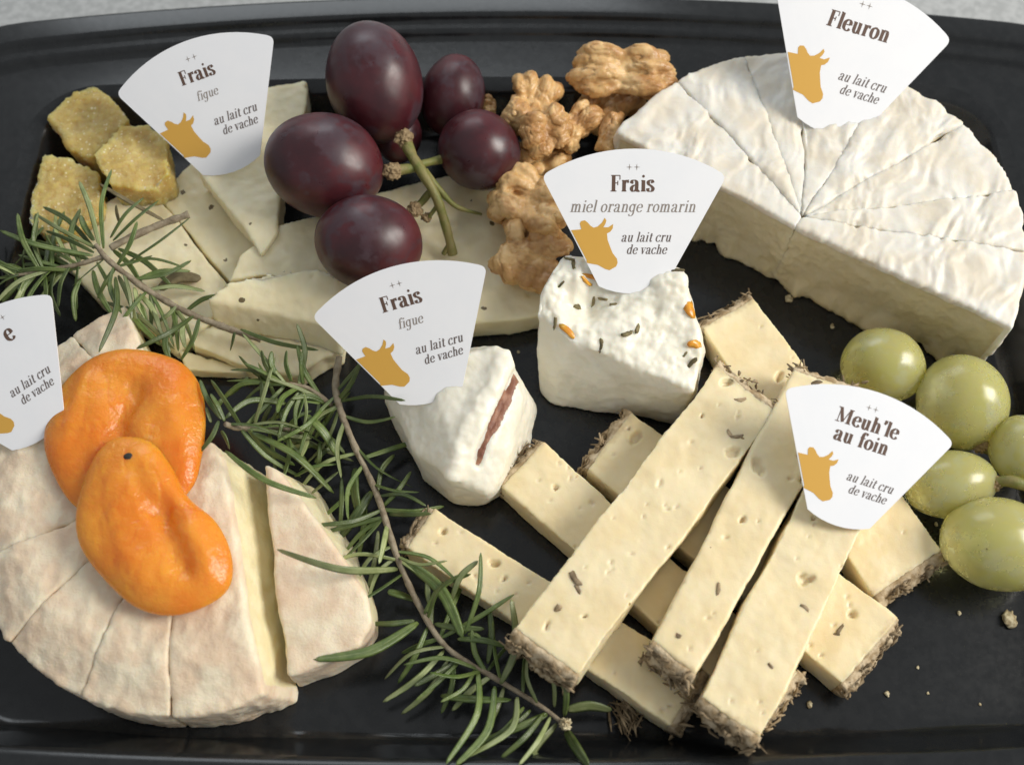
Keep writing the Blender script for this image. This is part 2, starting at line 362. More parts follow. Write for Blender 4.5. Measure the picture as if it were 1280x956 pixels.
# ------------------------------------------------------------------ washed rind wheel under the apricots
H2 = 2.3
C2 = U(236, 594, H2)[:2]; R2 = 5.75
def on2(px, py): q = U(px, py, H2)[:2] - C2; return math.atan2(q[1], q[0])
wheel = thing('washed_rind_wheel', 'round cheese wheel with pinkish beige rind cut in wedges beneath two apricots', 'cheese', (C2[0], C2[1], 0))
cut2 = [on2(150, 372), on2(70, 395), on2(-40, 500), on2(-60, 708), on2(24, 776), on2(104, 841), on2(204, 890), on2(318, 868)]
cut2 = [t % (2 * math.pi) for t in cut2]
def rim2(t): return C2 + R2 * (1 + .012 * math.sin(4 * t + 1)) * np.array([math.cos(t), math.sin(t)])
def rind_w(V, N):
    r = np.linalg.norm(V[:, :2] - C2, axis=1)
    return np.maximum(smooth(V[:, 2], H2 - .28, H2 - .12), smooth(r, R2 - .3, R2 - .12))
def disp_w(V, N, m):
    r = np.linalg.norm(V[:, :2] - C2, axis=1)
    wr = 1 - 2 * np.abs(fbm(V * np.array([.8, .8, .6]), 2))
    return m * (.035 * wr + .03 * fbm(V * 2.2, 4) + .02 * (1 - 2 * np.abs(fbm(V * 1.9 + 7, 3)))) + (1 - m) * (.04 * fbm(V * 1.5, 3))
for i in range(1, len(cut2)):
    while cut2[i] < cut2[i - 1]: cut2[i] += 2 * math.pi
for i, (poly, la, lb_) in enumerate(wheel_wedges(6, cut2[:7], None, C2, rim2)):
    o, V, F = wedge('wedge', poly, H2 + .03 * math.sin(i * 2.7), wheel, M['washed'], rind_w, disp_w, gap=.012, it=7)
lt = UP([(222, 606), (248, 562), (263, 552), (276, 572), (290, 650), (303, 750), (322, 862), (272, 884), (207, 890)], H2); lb = lt.copy(); lb[:, 2] = .02
for k, dx in ((2, .75), (3, 1.0), (4, 1.05), (5, .9), (6, .55)): lb[k, 0] += dx
lb[:, 1] = np.where(np.arange(9) > 6, lb[:, 1], lb[:, 1] + .1)
V, F = loft(lb, lt); V, F, N = remesh(V, F, .055, 7); mk = rind_w(V, N); V[:, 2] *= 1 - .24 * smooth(np.linalg.norm(V[:, :2] - C2, axis=1), R2 - 1.7, R2 + .1) ** 1.5; V = V + N * disp_w(V, N, mk)[:, None]
V[:, 2] = np.maximum(V[:, 2], .01); build('wedge', V, F, M['washed'], wheel, attr={'rind': mk})
poly = UP([(331, 580), (346, 588), (400, 660), (457, 742), (463, 775), (447, 803), (405, 825), (357, 842), (349, 770), (338, 660)], 1.85)[:, :2]
pc = poly.mean(0)
def rind_l(V, N):
    r = np.linalg.norm(V[:, :2] - poly[0], axis=1)
    return np.maximum(smooth(V[:, 2], 1.6, 1.72), smooth(r, 4.75, 5.05) * .9)
def disp_l(V, N, m):
    r = np.linalg.norm(V[:, :2] - poly[0], axis=1)
    return m * (.04 * (1 - 2 * np.abs(fbm(V * .8, 2))) + .018 * fbm(V * 2.6, 2)) + (1 - m) * .04 * fbm(V * 1.5, 3)
Tp_ = np.c_[poly, np.full(len(poly), 1.85)]; Bp_ = Tp_.copy(); Bp_[:, 2] = .02
for k, (dx, dy) in {0: (.2, .1), 1: (.75, .15), 2: (.6, .1), 3: (.1, .05)}.items(): Bp_[k, 0] += dx; Bp_[k, 1] += dy
Vp, Fp = loft(Bp_, Tp_); Vp, Fp, Np = remesh(Vp, Fp, .055, 8); mk = rind_l(Vp, Np); Vp[:, 2] *= 1 - .16 * smooth(np.linalg.norm(Vp[:, :2] - poly[0], axis=1), 3.3, 5.4) ** 1.5; Vp = Vp + Np * disp_l(Vp, Np, mk)[:, None]
tag(build('cheese_wedge', Vp, Fp, M['washed'], attr={'rind': mk}), 'single loose wedge pulled out of the pinkish rind wheel beside the rosemary', 'cheese')

# ------------------------------------------------------------------ pressed cheese slices
def slab(name, px, zt, th, label, mtl, group=None, voxel=.055, zs=None, parent=None, soft=4, amp=1.0, base_shift=(0, 0)):
    T = UP([(x, y) for x, y in px], zt)
    if zs is not None:
        T = np.array([U(x, y, z) for (x, y), z in zip(px, zs)])
    Bm = T.copy(); Bm[:, 2] -= th; Bm[:, 0] += base_shift[0]; Bm[:, 1] += base_shift[1]
    Bm[:, 2] = np.maximum(Bm[:, 2], .02)
    V, F = loft(Bm, T); V, F, N = remesh(V, F, voxel, soft)
    d = amp * (.06 * fbm(V * .8 + zt * 9, 3) + .012 * fbm(V * 4, 2))
    for k in range(int(6 * amp)):             # small open eyes and scratches
        j = rng.integers(len(V)); r = rng.uniform(.04, .1); e = np.linalg.norm((V - V[j]) * np.array([1, rng.uniform(.4, 1), 1]), axis=1)
        d = d - .07 * np.exp(-(e / r) ** 2)
    V = V + N * d[:, None]
    o = build(name, V, F, mtl, parent)
    if label: tag(o, label, 'cheese', group)
    return o, V, F
G1 = 'slices of pale pressed cheese'
SL = {}
SL['c'] = slab('cheese_slice', [(158, 236), (182, 230), (203, 254), (284, 356), (262, 405), (215, 432), (120, 372), (56, 304)], .95, .9, 'broad pale cheese slice lying under the upper rosemary sprig', M['slice'], G1)
SL['b'] = slab('cheese_slice', [(243, 200), (300, 225), (335, 300), (287, 354), (206, 256), (196, 243)], .85, .8, 'flecked cheese slice between the rosemary sprig and the leaning card slice', M['slice'], G1)
SL['a'] = slab('cheese_slice', [(322, 110), (368, 103), (383, 101), (384, 130), (352, 230), (346, 290), (326, 320), (308, 288), (246, 212), (270, 180)], 1.8, .85, 'long pale cheese slice holding the upper fig card beside purple grapes', M['slice'], G1,
               zs=[1.75, 1.75, 1.7, 1.7, 1.8, 1.75, 1.7, 1.8, 1.85, 1.85])
SL['d'] = slab('cheese_slice', [(286, 350), (300, 318), (345, 284), (400, 268), (450, 300), (450, 350), (400, 352), (330, 344)], 1.55, .7, 'pale cheese slice tucked beneath the purple grapes', M['slice'], G1)
SL['e'] = slab('cheese_slice', [(258, 376), (288, 352), (330, 340), (395, 334), (440, 350), (435, 385), (420, 412), (385, 402), (330, 388)], 2.0, .75, 'creamy cheese slice with pointed tip behind the middle fig card', M['slice'], G1,
               zs=[1.7, 1.85, 1.95, 1.95, 1.9, 1.75, 1.6, 1.6, 1.65], base_shift=(.1, -.45))
SL['f'] = slab('cheese_slice', [(236, 400), (262, 408), (300, 380), (430, 392), (426, 440), (405, 446), (372, 470), (318, 462), (262, 440), (238, 432)], .85, .8, 'low pale cheese slice below the rosemary stem', M['slice'], G1)
SL['g'] = slab('cheese_slice', [(222, 436), (262, 446), (312, 464), (290, 466), (232, 462)], .5, .45, 'thin cheese sliver against the orange apricot', M['slice'], G1, amp=.5)
SL['h'] = slab('cheese_slice', [(470, 240), (560, 218), (640, 232), (694, 330), (684, 392), (640, 400), (598, 404), (520, 410), (440, 380), (440, 300)], .9, .85, 'wide pale cheese slice beneath the grape stem and walnuts', M['slice'], G1)

# ------------------------------------------------------------------ hay rind cheese sticks
def hay(parent, pA, pB, z0, z1, out, n, seedk):   # crust and straws along the end from pA to pB
    r = np.random.default_rng(seedk); parts = []
    Lr = np.linalg.norm(pB - pA); k = max(int(Lr / .06), 8); mz = max(int((z1 - z0) / .09), 5)
    Vg = []; Fg = []
    for i in range(k + 1):
        for j in range(mz + 1):
            p = pA + (pB - pA) * i / k; ph = j / mz
            Vg.append([p[0], p[1], z0 + (z1 - z0) * ph])
    Vg = np.array(Vg); prof = np.sin(np.pi * np.clip((Vg[:, 2] - z0) / (z1 - z0), 0, 1)) ** .5
    nn = .5 + fbm(Vg * 3.3, 3) * .5
    Vo = Vg.copy(); Vo[:, :2] += out * (.05 + .4 * prof * np.clip(nn, 0.1, 1.4))[:, None]; Vo[:, 2] += .04 * noise(Vg * 6)
    Vi = Vg.copy(); Vi[:, :2] -= out * .06
    A_ = lambda i, j: i * (mz + 1) + j
    for i in range(k):
        for j in range(mz):
            Fg.append([A_(i, j), A_(i + 1, j), A_(i + 1, j + 1), A_(i, j + 1)])
    nv = len(Vo); Fi = [[q + nv for q in f[::-1]] for f in Fg]; E = []
    edge = [A_(i, 0) for i in range(k + 1)] + [A_(k, j) for j in range(1, mz + 1)] + [A_(i, mz) for i in range(k - 1, -1, -1)] + [A_(0, j) for j in range(mz - 1, 0, -1)]
    for q in range(len(edge)): a, b = edge[q], edge[(q + 1) % len(edge)]; E.append([a, a + nv, b + nv, b])
    parts.append((np.vstack([Vo, Vi]), Fg + Fi + E)); nfc = len(parts[0][1]); along = (pB - pA) / Lr
    for s in range(n):
        t, u = r.uniform(-.02, 1.02), r.uniform(.0, 1.0)
        p = pA + (pB - pA) * t; o3 = np.array([*out, 0]); a3 = np.array([*along, 0])
        c = np.array([p[0], p[1], z0 + (z1 - z0) * u]) + o3 * r.uniform(.08, .3)
        d = a3 * r.normal(0, 1) + o3 * abs(r.normal(0, .3)) + np.array([0, 0, r.normal(0, .6)]); d /= np.linalg.norm(d)
        if c[2] < .1: d[2] = abs(d[2])
        L = r.uniform(.12, .45) * (1.6 if r.random() < .12 else 1); bend = r.normal(0, .12, 3)
        pth = [c - d * L / 2, c + bend * L, c + d * L / 2]
        for q in pth: q[2] = max(q[2], .04)
        parts.append(tube(pth, [r.uniform(.01, .025), r.uniform(.016, .06), r.uniform(.008, .03)], 4))
    V, F = join(parts); fm = np.ones(len(F), int); fm[:nfc] = 0
    return tag(build('hay_rind', V, F, [M['crust'], M['straw']], parent, fmat=fm), kind='stuff')
def stick(px, zt, th, label, seedk, ends=(1, 1), holes=9, straws=70):
    T = UP(px, zt); T = T if np.array(px).shape[1] == 2 else np.array([U(*p) for p in px])
    org = T.mean(0); org[2] = max(zt - th, 0); t = thing('cheese_stick', label, 'cheese', org, 'hay rind cheese sticks')
    Bm = T.copy(); Bm[:, 2] = T[:, 2] - th
    k = 6; ringT = []; 
    V, F = loft(Bm, T); V, F, N = remesh(V, F, .05, 2)
    r = np.random.default_rng(seedk)
    V = V + np.c_[.07 * noise(V * .33 + seedk), .07 * noise(V * .33 + seedk + 40), .02 * noise(V * .4 + seedk + 80)]
    d = .045 * fbm(V * .7 + seedk, 3) + .008 * fbm(V * 5, 2) - .03 * smooth(fbm(V * 3.1 + seedk, 2), .3, .8) * smooth(1 - np.abs(N).max(1), .05, .25)
    ax = (T[1] - T[0])[:2]; ax = ax / np.linalg.norm(ax)
    top = np.where(N[:, 2] > .9)[0]
    for q in range(holes * 3):
        j = r.choice(top) if q % 4 else r.integers(len(V)); big = q < holes * .6
        rr = .045 + .11 * r.random() ** 1.6 if big else r.uniform(.02, .05); an = r.uniform(0, 3.14); e = V - V[j]
        e1 = e[:, 0] * math.cos(an) + e[:, 1] * math.sin(an); e2 = -e[:, 0] * math.sin(an) + e[:, 1] * math.cos(an)
        e = np.sqrt((e1 / r.uniform(1, 2)) ** 2 + e2 ** 2 + e[:, 2] ** 2 * .5); nb = e < .4; e[nb] += .035 * noise(V[nb] * 9)
        d = d - (.16 if big else .06) * smooth(e, rr * 1.15, rr * .55)
    V = V + N * d[:, None]
    ea = (T[0] + T[3])[:2] / 2; eb = (T[1] + T[2])[:2] / 2; al = (eb - ea) / np.linalg.norm(eb - ea); pr = (V[:, :2] - ea) @ al; le = np.linalg.norm(eb - ea)
    o = build('paste', V, F, M['hay'], t, attr={'nearrind': .62 * np.exp(-np.minimum(pr, le - pr).clip(0) / .3)})
    zb = T[0, 2] - th
    for e, (i, j, pi, pj) in enumerate(((0, 3, 1, 2), (1, 2, 0, 3))):
        if not ends[e]: continue
        out = ((T[i] + T[j]) - (T[pi] + T[pj]))[:2]; out /= np.linalg.norm(out)
        hay(t, T[i][:2], T[j][:2], max(zb + .03, .05), T[0, 2] - .03, out, straws, seedk * 10 + e)
    return t, V, F
ST = {}
# quads run: end A left-or-far corner, end B, end B other corner, end A other corner
ST['L1'] = stick([(543, 637), (880, 838), (838, 906), (509, 684)], 1.1, 1.05, 'lower cheese stick whose end touches the rosemary sprig', 1)
ST['L2'] = stick([(680, 553), (1000, 838), (948, 898), (626, 606)], 1.1, 1.05, 'lower cheese stick starting beside the fig layered fresh cheese', 2)
ST['L3'] = stick([(790, 515), (1122, 772), (1054, 856), (736, 586)], 1.1, 1.05, 'lower cheese stick starting under the herb flecked fresh cheese', 3)
ST['L4'] = stick([(941, 372), (1178, 688), (1093, 744), (879, 410)], 1.1, 1.05, 'lower cheese stick running behind the card towards the green grapes', 4)
ST['S1'] = stick([(894, 456), (722, 845), (642, 786), (972, 513)], 2.3, 1.18, 'broad upper cheese stick with open holes leaning towards the rosemary tip', 5, holes=11, straws=80) if False else stick([(972, 513), (722, 845), (642, 786), (894, 456)], 2.3, 1.18, 'broad upper cheese stick with open holes beside the herb flecked fresh cheese', 5, holes=11, straws=80)
ST['S2'] = stick([(1074, 487), (869, 846), (815, 801), (992, 461)], 2.35, 1.22, 'narrow upper cheese stick between the two broad upper sticks', 6, holes=5, straws=80)
ST['S3'] = stick([(1118, 574), (951, 924), (877, 869), (1042, 535)], 2.3, 1.18, 'broad upper cheese stick on the side of the green grapes', 7, holes=10, straws=80)

# ------------------------------------------------------------------ fresh cheeses
def scatter_bits(parent, VF, spots, name, mtl, size, seedk):
    b = bvh(*VF); r = np.random.default_rng(seedk)
    for (px, py) in spots:
        d = ray(px, py); d = d / np.linalg.norm(d); hit = b.ray_cast(Vector(CAM), Vector(d))
        if hit[0] is None: continue
        p = np.array(hit[0]); n = np.array(hit[1]); a = np.cross(n, r.normal(size=3)); a /= np.linalg.norm(a); c = np.cross(n, a)
        L, w_ = size * r.uniform(.6, 1.5), size * r.uniform(.22, .5)
        Q, Fq = ico(2); Q = np.sign(Q) * np.abs(Q) ** .8; Q = Q * (1 + .5 * noise(Q * 1.5 + r.uniform(0, 50, 3)))[:, None]; Q[:, 1] += .5 * Q[:, 0] ** 2 * r.normal()
        Vq = p + np.outer(Q[:, 0] * L, a) + np.outer(Q[:, 1] * w_, c) + np.outer(Q[:, 2] * w_ * .55, n)
        build(name, Vq, Fq, mtl, parent)
top = [(670, 392, 2.6), (676, 362, 2.8), (706, 318, 2.9), (770, 322, 2.9), (846, 338, 2.9), (864, 372, 2.8), (879, 440, 2.5), (868, 488, 2.3), (790, 456, 2.5), (715, 428, 2.6)]
bot = [(674, 492), (690, 506), (740, 517), (800, 524), (846, 530), (868, 500), (880, 440), (866, 390), (760, 360), (690, 400)]
mt = thing('fresh_cheese', 'white fresh cheese chunk speckled with herbs and orange peel holding a card', 'cheese', U(775, 460, 0))
V, F = hull(np.vstack([np.array([U(*p) for p in top]), UP(bot, .03)])); V, F, N = remesh(V, F, .05, 26)
cr = U(736, 378, 2.7); cr2 = U(800, 352, 2.8)
d = .08 * fbm(V * .8, 2) + .02 * fbm(V * 3.5, 3) + .05 * smooth(N[:, 2], .3, .8) * fbm(V * 2.2, 3)
e = V - cr; d = d + .13 * fbm(V * 1.25 + 4, 3) * smooth(N[:, 2], .3, .8) * smooth(V[:, 1], cr[1] - 1.6, cr[1] + .2) + .03 * fbm(V * 6, 2) * smooth(N[:, 2], .2, .7) - .6 * np.exp(-((e[:, 0] / .6) ** 2 + (e[:, 1] / .45) ** 2)) * smooth(N[:, 2], .2, .7)
e = V - U(722, 352, 2.8); d = d + .18 * np.exp(-((e[:, 0] / .28) ** 2 + (e[:, 1] / .5) ** 2)) * smooth(N[:, 2], .1, .6)
e = V - U(795, 378, 2.6); d = d - .12 * np.exp(-((e[:, 0] / .8) ** 2 + (e[:, 1] / .5) ** 2)) * smooth(N[:, 2], .2, .7)
e = V - U(845, 352, 2.8); d = d + .22 * np.exp(-((e[:, 0] / .5) ** 2 + (e[:, 1] / .4) ** 2)) * smooth(N[:, 2], .1, .6)
V = V + N * d[:, None]; V[:, 2] = np.maximum(V[:, 2], .01)
build('paste', V, F, M['fresh'], mt); FM = (V, F)
scatter_bits(mt, FM, [(700, 357), (717, 331), (742, 378), (754, 374), (722, 383), (694, 403), (797, 411), (752, 432), (857, 442), (864, 454), (784, 418), (848, 338), (768, 380), (760, 352), (712, 324)], 'herb_fleck', M['herb'], .15, 3)
scatter_bits(mt, FM, [(733, 352), (861, 386), (870, 430), (741, 346), (712, 415)], 'orange_peel', M['peel'], .26, 5)
ft = thing('fresh_cheese', 'white fresh cheese chunk with a dark fig layer holding the middle card', 'cheese', U(575, 560, 0))
bot = [(478, 486), (500, 548), (532, 604), (566, 632), (604, 636), (640, 612), (664, 560), (672, 512), (650, 474), (615, 440), (560, 440)]
top = [(490, 478, 1.5), (540, 470, 2.3), (590, 438, 2.5), (622, 430, 2.6), (640, 452, 2.6), (600, 540, 2.5), (566, 598, 2.1), (655, 500, 2.0), (640, 560, 1.8), (612, 618, 1.4), (520, 568, 1.5), (482, 500, 1.1), (560, 540, 2.35)]
V, F = hull(np.vstack([np.array([U(*p) for p in top]), UP(bot, .03)])); V, F, N = remesh(V, F, .05, 40)
figp = catmull([U(646, 462, 2.6), U(634, 492, 2.5), U(618, 528, 2.4), U(604, 560, 2.1), U(597, 580, 1.9)], 12)
dist = np.sqrt(((V[:, None, :2] - figp[None, :, :2]) ** 2).sum(2)).min(1)
rid = catmull([U(634, 445, 2.6), U(612, 480, 2.6), U(588, 530, 2.5), U(560, 590, 2.2)], 10)
dr = np.sqrt(((V[:, None, :2] - rid[None, :, :2]) ** 2).sum(2)).min(1)
up = smooth(N[:, 2], .1, .5)
d = .06 * fbm(V * .8, 2) + .02 * fbm(V * 4, 3) - .17 * np.exp(-(dist / .1) ** 2) * up + (.14 + .16 * fbm(V * 1.1, 3)) * np.exp(-(dr / .27) ** 2) * up
V = V + N * d[:, None]; V[:, 2] = np.maximum(V[:, 2], .01)
build('paste', V, F, M['fresh'], ft); FF = (V, F); bb = bvh(V, F)
Vf = []; Ff = []; fp = catmull([U(646, 462, 2.6), U(634, 492, 2.5), U(618, 528, 2.4), U(604, 560, 2.1), U(597, 582, 1.9)], 16)
tg = np.gradient(fp, axis=0); tg /= np.linalg.norm(tg, axis=1)[:, None]
for i, p in enumerate(fp):
    sd = np.array([-tg[i][1], tg[i][0], 0]); wd = .125 * (1 + .5 * mnoise.noise(Vector(p * 3))) * (1 - .6 * (i / len(fp)) ** 3)
    for k in range(5):
        q = p + sd * wd * (k - 2) / 2; hit = bb.ray_cast(Vector((q[0], q[1], 8)), Vector((0, 0, -1)))
        z = hit[0][2] if hit[0] else p[2]
        Vf.append([q[0], q[1], z + .035 * (1 - ((k - 2) / 2) ** 2) - .005 + .02 * mnoise.noise(Vector(q * 9))])
for i in range(len(fp) - 1):
    for k in range(4): Ff.append([i * 5 + k, (i + 1) * 5 + k, (i + 1) * 5 + k + 1, i * 5 + k + 1])
tag(build('fig_layer', np.array(Vf), Ff, M['fig'], ft), 'dark reddish brown fig paste seam')

scatter_bits(ST['S1'][0], ST['S1'][1:], [(719, 724), (723, 736), (912, 542), (921, 546), (697, 760), (926, 500)], 'hay_fleck', M['straw'], .17, 8)
scatter_bits(ST['S2'][0], ST['S2'][1:], [(898, 736), (848, 795), (1020, 478)], 'hay_fleck', M['straw'], .12, 9)
scatter_bits(ST['S3'][0], ST['S3'][1:], [(963, 832), (1006, 758)], 'hay_fleck', M['straw'], .11, 10)
scatter_bits(ST['L3'][0], ST['L3'][1:], [(1046, 792), (1050, 786)], 'hay_fleck', M['straw'], .14, 11)
# ------------------------------------------------------------------ candied ginger
def chunk(name, px, zt, th, label, mtl, cat, group, seedk, shrink=.9):
    T = UP(px, zt); r = np.random.default_rng(seedk); T[:, 2] += r.normal(0, .08, len(T)); Bm = T.copy(); c = T.mean(0); Bm[:, :2] = c[:2] + (T[:, :2] - c[:2]) * shrink; Bm[:, 2] = max(zt - th, .02)
    V, F = loft(Bm, T); V, F, N = remesh(V, F, .045, 4); d = .10 * fbm(V * 1.2 + seedk, 3) + .035 * fbm(V * 6 + seedk, 2) + .02 * noise(V * 14)
    V = V + N * d[:, None]; V[:, 2] = np.maximum(V[:, 2], .01)
    return tag(build(name, V, F, mtl), label, cat, group)
GG = 'cubes of sugared candied fruit'
chunk('candied_cube', [(63, 150), (84, 124), (114, 104), (140, 128), (160, 150), (142, 168), (112, 196), (86, 184)], 1.6, 1.5, 'sugared ochre candied cube on the side nearest the tray rim corner', M['ginger'], 'candied fruit', GG, 21)
chunk('candied_cube', [(150, 156), (184, 152), (205, 165), (208, 190), (212, 218), (188, 236), (138, 232), (118, 196)], 2.0, 1.7, 'sugared ochre candied cube touching the flecked cheese slice', M['ginger'], 'candied fruit', GG, 22)
chunk('candied_cube', [(56, 192), (90, 200), (122, 216), (124, 262), (92, 290), (60, 294), (34, 280), (40, 240)], 1.5, 1.4, 'sugared ochre candied cube partly covered by rosemary leaves', M['ginger'], 'candied fruit', GG, 23)

# ------------------------------------------------------------------ grapes
IV, IF = ico(5)
def grape(parent, px, py, z, rx, ry, rz, ang, mtl, seedk, stem_dir=None):
    c = U(px, py, z); s = (z - CAM[2]) / ray(px, py)[2]; k = s       # cm per pixel at that depth (pinhole ray scale)
    Q = IV * np.array([rx, ry, rz]) * k
    Q = Q * (1 + .022 * noise(IV * 1.3 + seedk * 3.1))[:, None]
    t = math.radians(ang); Rm = np.array([[math.cos(t), -math.sin(t), 0], [math.sin(t), math.cos(t), 0], [0, 0, 1]])
    Q = Q @ Rm.T
    Bf = np.stack([RT, UPV, -FW]); Q = Q @ Bf                        # lay out facing up and to the front
    bl = .5 + .5 * fbm(IV * 1.1 + seedk * 5.7, 3) + .25 * fbm(IV * 5 + seedk, 2)
    o = build('grape', c + Q, IF, mtl, parent, attr={'bloom': bl - .12})
    return o, c, np.array([rx, ry, rz]) * k
pb = thing('grape_bunch', 'small bunch of dark purple grapes on a green stem', 'grapes', U(520, 250, .9))
GP = [grape(pb, 468, 103, 3.0, 60, 76, 62, 14, M['purple'], 1), grape(pb, 405, 207, 2.9, 75, 64, 62, -12, M['purple'], 2), grape(pb, 461, 303, 2.75, 67, 59, 58, -8, M['purple'], 3),
      grape(pb, 566, 120, 1.9, 40, 51, 46, -12, M['purple'], 4), grape(pb, 599, 188, 2.2, 52, 49, 48, -25, M['purple'], 5), grape(pb, 497, 168, 1.7, 30, 36, 32, 0, M['purple'], 6)]
def stem(parent, pts, r0, r1, seedk=0, knobs=()):
    P = catmull(pts, 8); n = len(P); rr = np.linspace(r0, r1, n) * (1 + .22 * noise(P * 3 + seedk)); return tube(P, rr, 9)
parts = [stem(pb, [U(506, 178, 2.7), U(513, 192, 2.8), U(528, 216, 2.75), U(545, 246, 2.4), U(555, 275, 1.9), U(563, 305, 1.4), U(566, 318, 1.15)], .15, .13),
         stem(pb, [U(488, 216, 2.8), U(503, 212, 2.75), U(522, 210, 2.7)], .17, .10, 2), stem(pb, [U(505, 172, 2.8), U(512, 185, 2.8), U(518, 198, 2.75)], .2, .12, 3),
         stem(pb, [U(530, 214, 2.6), U(548, 236, 2.2), U(570, 258, 1.7), U(602, 268, 1.2)], .13, .04, 4), stem(pb, [U(524, 206, 2.6), U(548, 200, 2.3), U(562, 196, 2.2)], .1, .14, 5),
         stem(pb, [U(540, 236, 2.4), U(528, 252, 2.1), U(516, 262, 2.0)], .09, .12, 6), stem(pb, [U(563, 305, 1.4), U(554, 318, 1.15)], .1, .06, 7), stem(pb, [U(548, 255, 2.2), U(536, 272, 1.9)], .07, .05, 8)]
V, F = join(parts); build('stem', V, F, M['stem'], pb)
kn = []
for px, py, z, r in ((505, 173, 2.85, .26), (490, 214, 2.85, .26), (518, 262, 2.05, .22), (533, 272, 1.85, .14), (560, 197, 2.2, .2)):
    Q = IV[:] * r * (1 + .3 * fbm(IV * 2 + px, 2))[:, None] * np.array([1, 1, .8]); kn.append((U(px, py, z) + Q, IF))
V, F = join(kn); build('stem_scar', V, F, M['scar'], pb)
gb = thing('grape_bunch', 'bunch of translucent green grapes beside the half wheel', 'grapes', U(1200, 570, 0))
for a in ((1104, 457, 1.1, 52, 47, 47, -15, 11), (1203, 503, 1.25, 56, 60, 53, 15, 12), (1188, 605, 1.15, 57, 42, 42, 8, 13), (1248, 680, 1.3, 72, 58, 56, -14, 14), (1277, 562, 1.5, 38, 43, 40, 0, 15)):
    grape(gb, *a[:7], M['green'], a[7])
parts = [stem(gb, [U(1241, 603, 1.5), U(1262, 601, 1.75), U(1285, 608, 1.8), U(1310, 618, 1.6)], .16, .13), stem(gb, [U(1225, 558, 1.1), U(1242, 566, 1.05), U(1252, 584, 1.0), U(1275, 606, .95)], .16, .1, 3), stem(gb, [U(1290, 610, 1.0), U(1290, 590, 1.2)], .1, .1, 4)]
V, F = join(parts); build('stem', V, F, M['stem'], gb)
V, F = join([(U(px, py, z) + IV * r * (1 + .3 * fbm(IV * 2 + px, 2))[:, None], IF) for px, py, z, r in ((1226, 556, 1.15, .2), (1243, 604, 1.5, .19))]); build('stem_scar', V, F, M['scar'], gb)

# ------------------------------------------------------------------ walnuts
def walnut(px, py, zc, sx, sy, sz, rot, tiltx, label, seedk, lobes=(1, -1)):
    r = np.random.default_rng(seedk + 100); parts = []
    def worm(P, r0, r1): P = catmull(P, 6); parts.append(tube(P, np.linspace(r0, r1, len(P)) * (1 + .14 * noise(P * 2.5 + seedk)), 10))
    worm([(0, -.8, -.05), (.05 * r.normal(), -.3, .12), (.05 * r.normal(), .3, .14), (0, .85, .0)], .2, .22)      # spine of the half
    for sd in lobes:
        n = 4
        for k in range(n):
            y = -.72 + 1.44 * k / (n - 1) + r.normal(0, .05); rad = .33 * r.uniform(.85, 1.15)
            fan = y * 1.05; w_ = 1 - .3 * abs(y)
            worm([(sd * .08, y * .55, .02), (sd * .42 * w_, fan * .95 + r.normal(0, .07), .30 + r.normal(0, .06)), (sd * .78 * w_, fan + r.normal(0, .09), .30 + r.normal(0, .08)), (sd * 1.0 * w_, fan * 1.02 + r.normal(0, .08), .02), (sd * .88 * w_, fan + r.normal(0, .1), -.3)], rad * .8, rad)
        worm([(sd * .55, -.62, -.12), (sd * .75, 0, -.05), (sd * .55, .62, -.12)], .36, .36)
        for k in range(2):                                          # small knuckles on the folds
            a_ = r.uniform(-1, 1); worm([(sd * r.uniform(.4, .8), a_ * .6, .35), (sd * r.uniform(.4, .9), a_ * .6 + r.uniform(-.25, .25), .5)], .12, .1)
    V, F = join(parts); V, F, N = remesh(V, F, .055, 2)
    S_ = np.array([sx, sy, sz]) * .84
    V = V + N * (.035 * fbm(V * 3 + seedk, 3) - .05 * smooth(np.abs(noise(V * 2.6 + seedk * 2.2)), .16, .0))[:, None]
    V = V * S_
    a, b = math.radians(rot), math.radians(tiltx)
    Rx = np.array([[1, 0, 0], [0, math.cos(b), -math.sin(b)], [0, math.sin(b), math.cos(b)]]); Rz = np.array([[math.cos(a), -math.sin(a), 0], [math.sin(a), math.cos(a), 0], [0, 0, 1]])
    sk = .5 + .45 * fbm(V * 1.3 + seedk, 3)
    V = V @ (Rz @ Rx).T; c = U(px, py, zc)
    V = V + c; V[:, 2] = np.maximum(V[:, 2], .01)
    return tag(build('walnut_kernel', V, F, M['walnut'], attr={'skin': sk}), label, 'walnut', 'walnut kernels')
walnut(779, 92, 2.5, 1.55, .9, 1.0, -4, 25, 'butterfly shaped walnut half leaning on the white half wheel', 1)
walnut(762, 132, 1.3, 1.0, .9, 1.1, 40, 0, 'dark walnut piece under the butterfly shaped walnut half', 2)
walnut(664, 132, 2.2, 1.05, .85, .95, 80, 10, 'golden rounded walnut half beside the smaller purple grapes', 3)
walnut(684, 165, 2.5, .75, .72, .7, 20, 30, 'pale walnut piece with ragged edge on the golden walnut', 4)
walnut(722, 158, 1.9, .85, .62, .8, 35, 0, 'curved walnut piece just behind the honey card', 5)
walnut(752, 168, 2.0, .6, .8, .8, -15, 10, 'small ridged walnut piece against the white half wheel', 6, lobes=(1,))
walnut(663, 252, 1.8, 1.2, 1.05, 1.0, -20, 10, 'bumpy walnut half partly hidden by the honey card', 7)
walnut(664, 318, 1.45, 1.1, 1.15, .85, 70, 15, 'brown walnut half lying on cheese next to the herb flecked chunk', 8)
walnut(617, 136, 1.5, .38, .42, .5, 0, 0, 'small walnut fragment between purple grapes and golden walnut', 9, lobes=(-1,))
walnut(672, 200, 1.3, 1.0, .8, .9, 20, 0, 'shadowed walnut piece below the ragged walnut piece', 10)

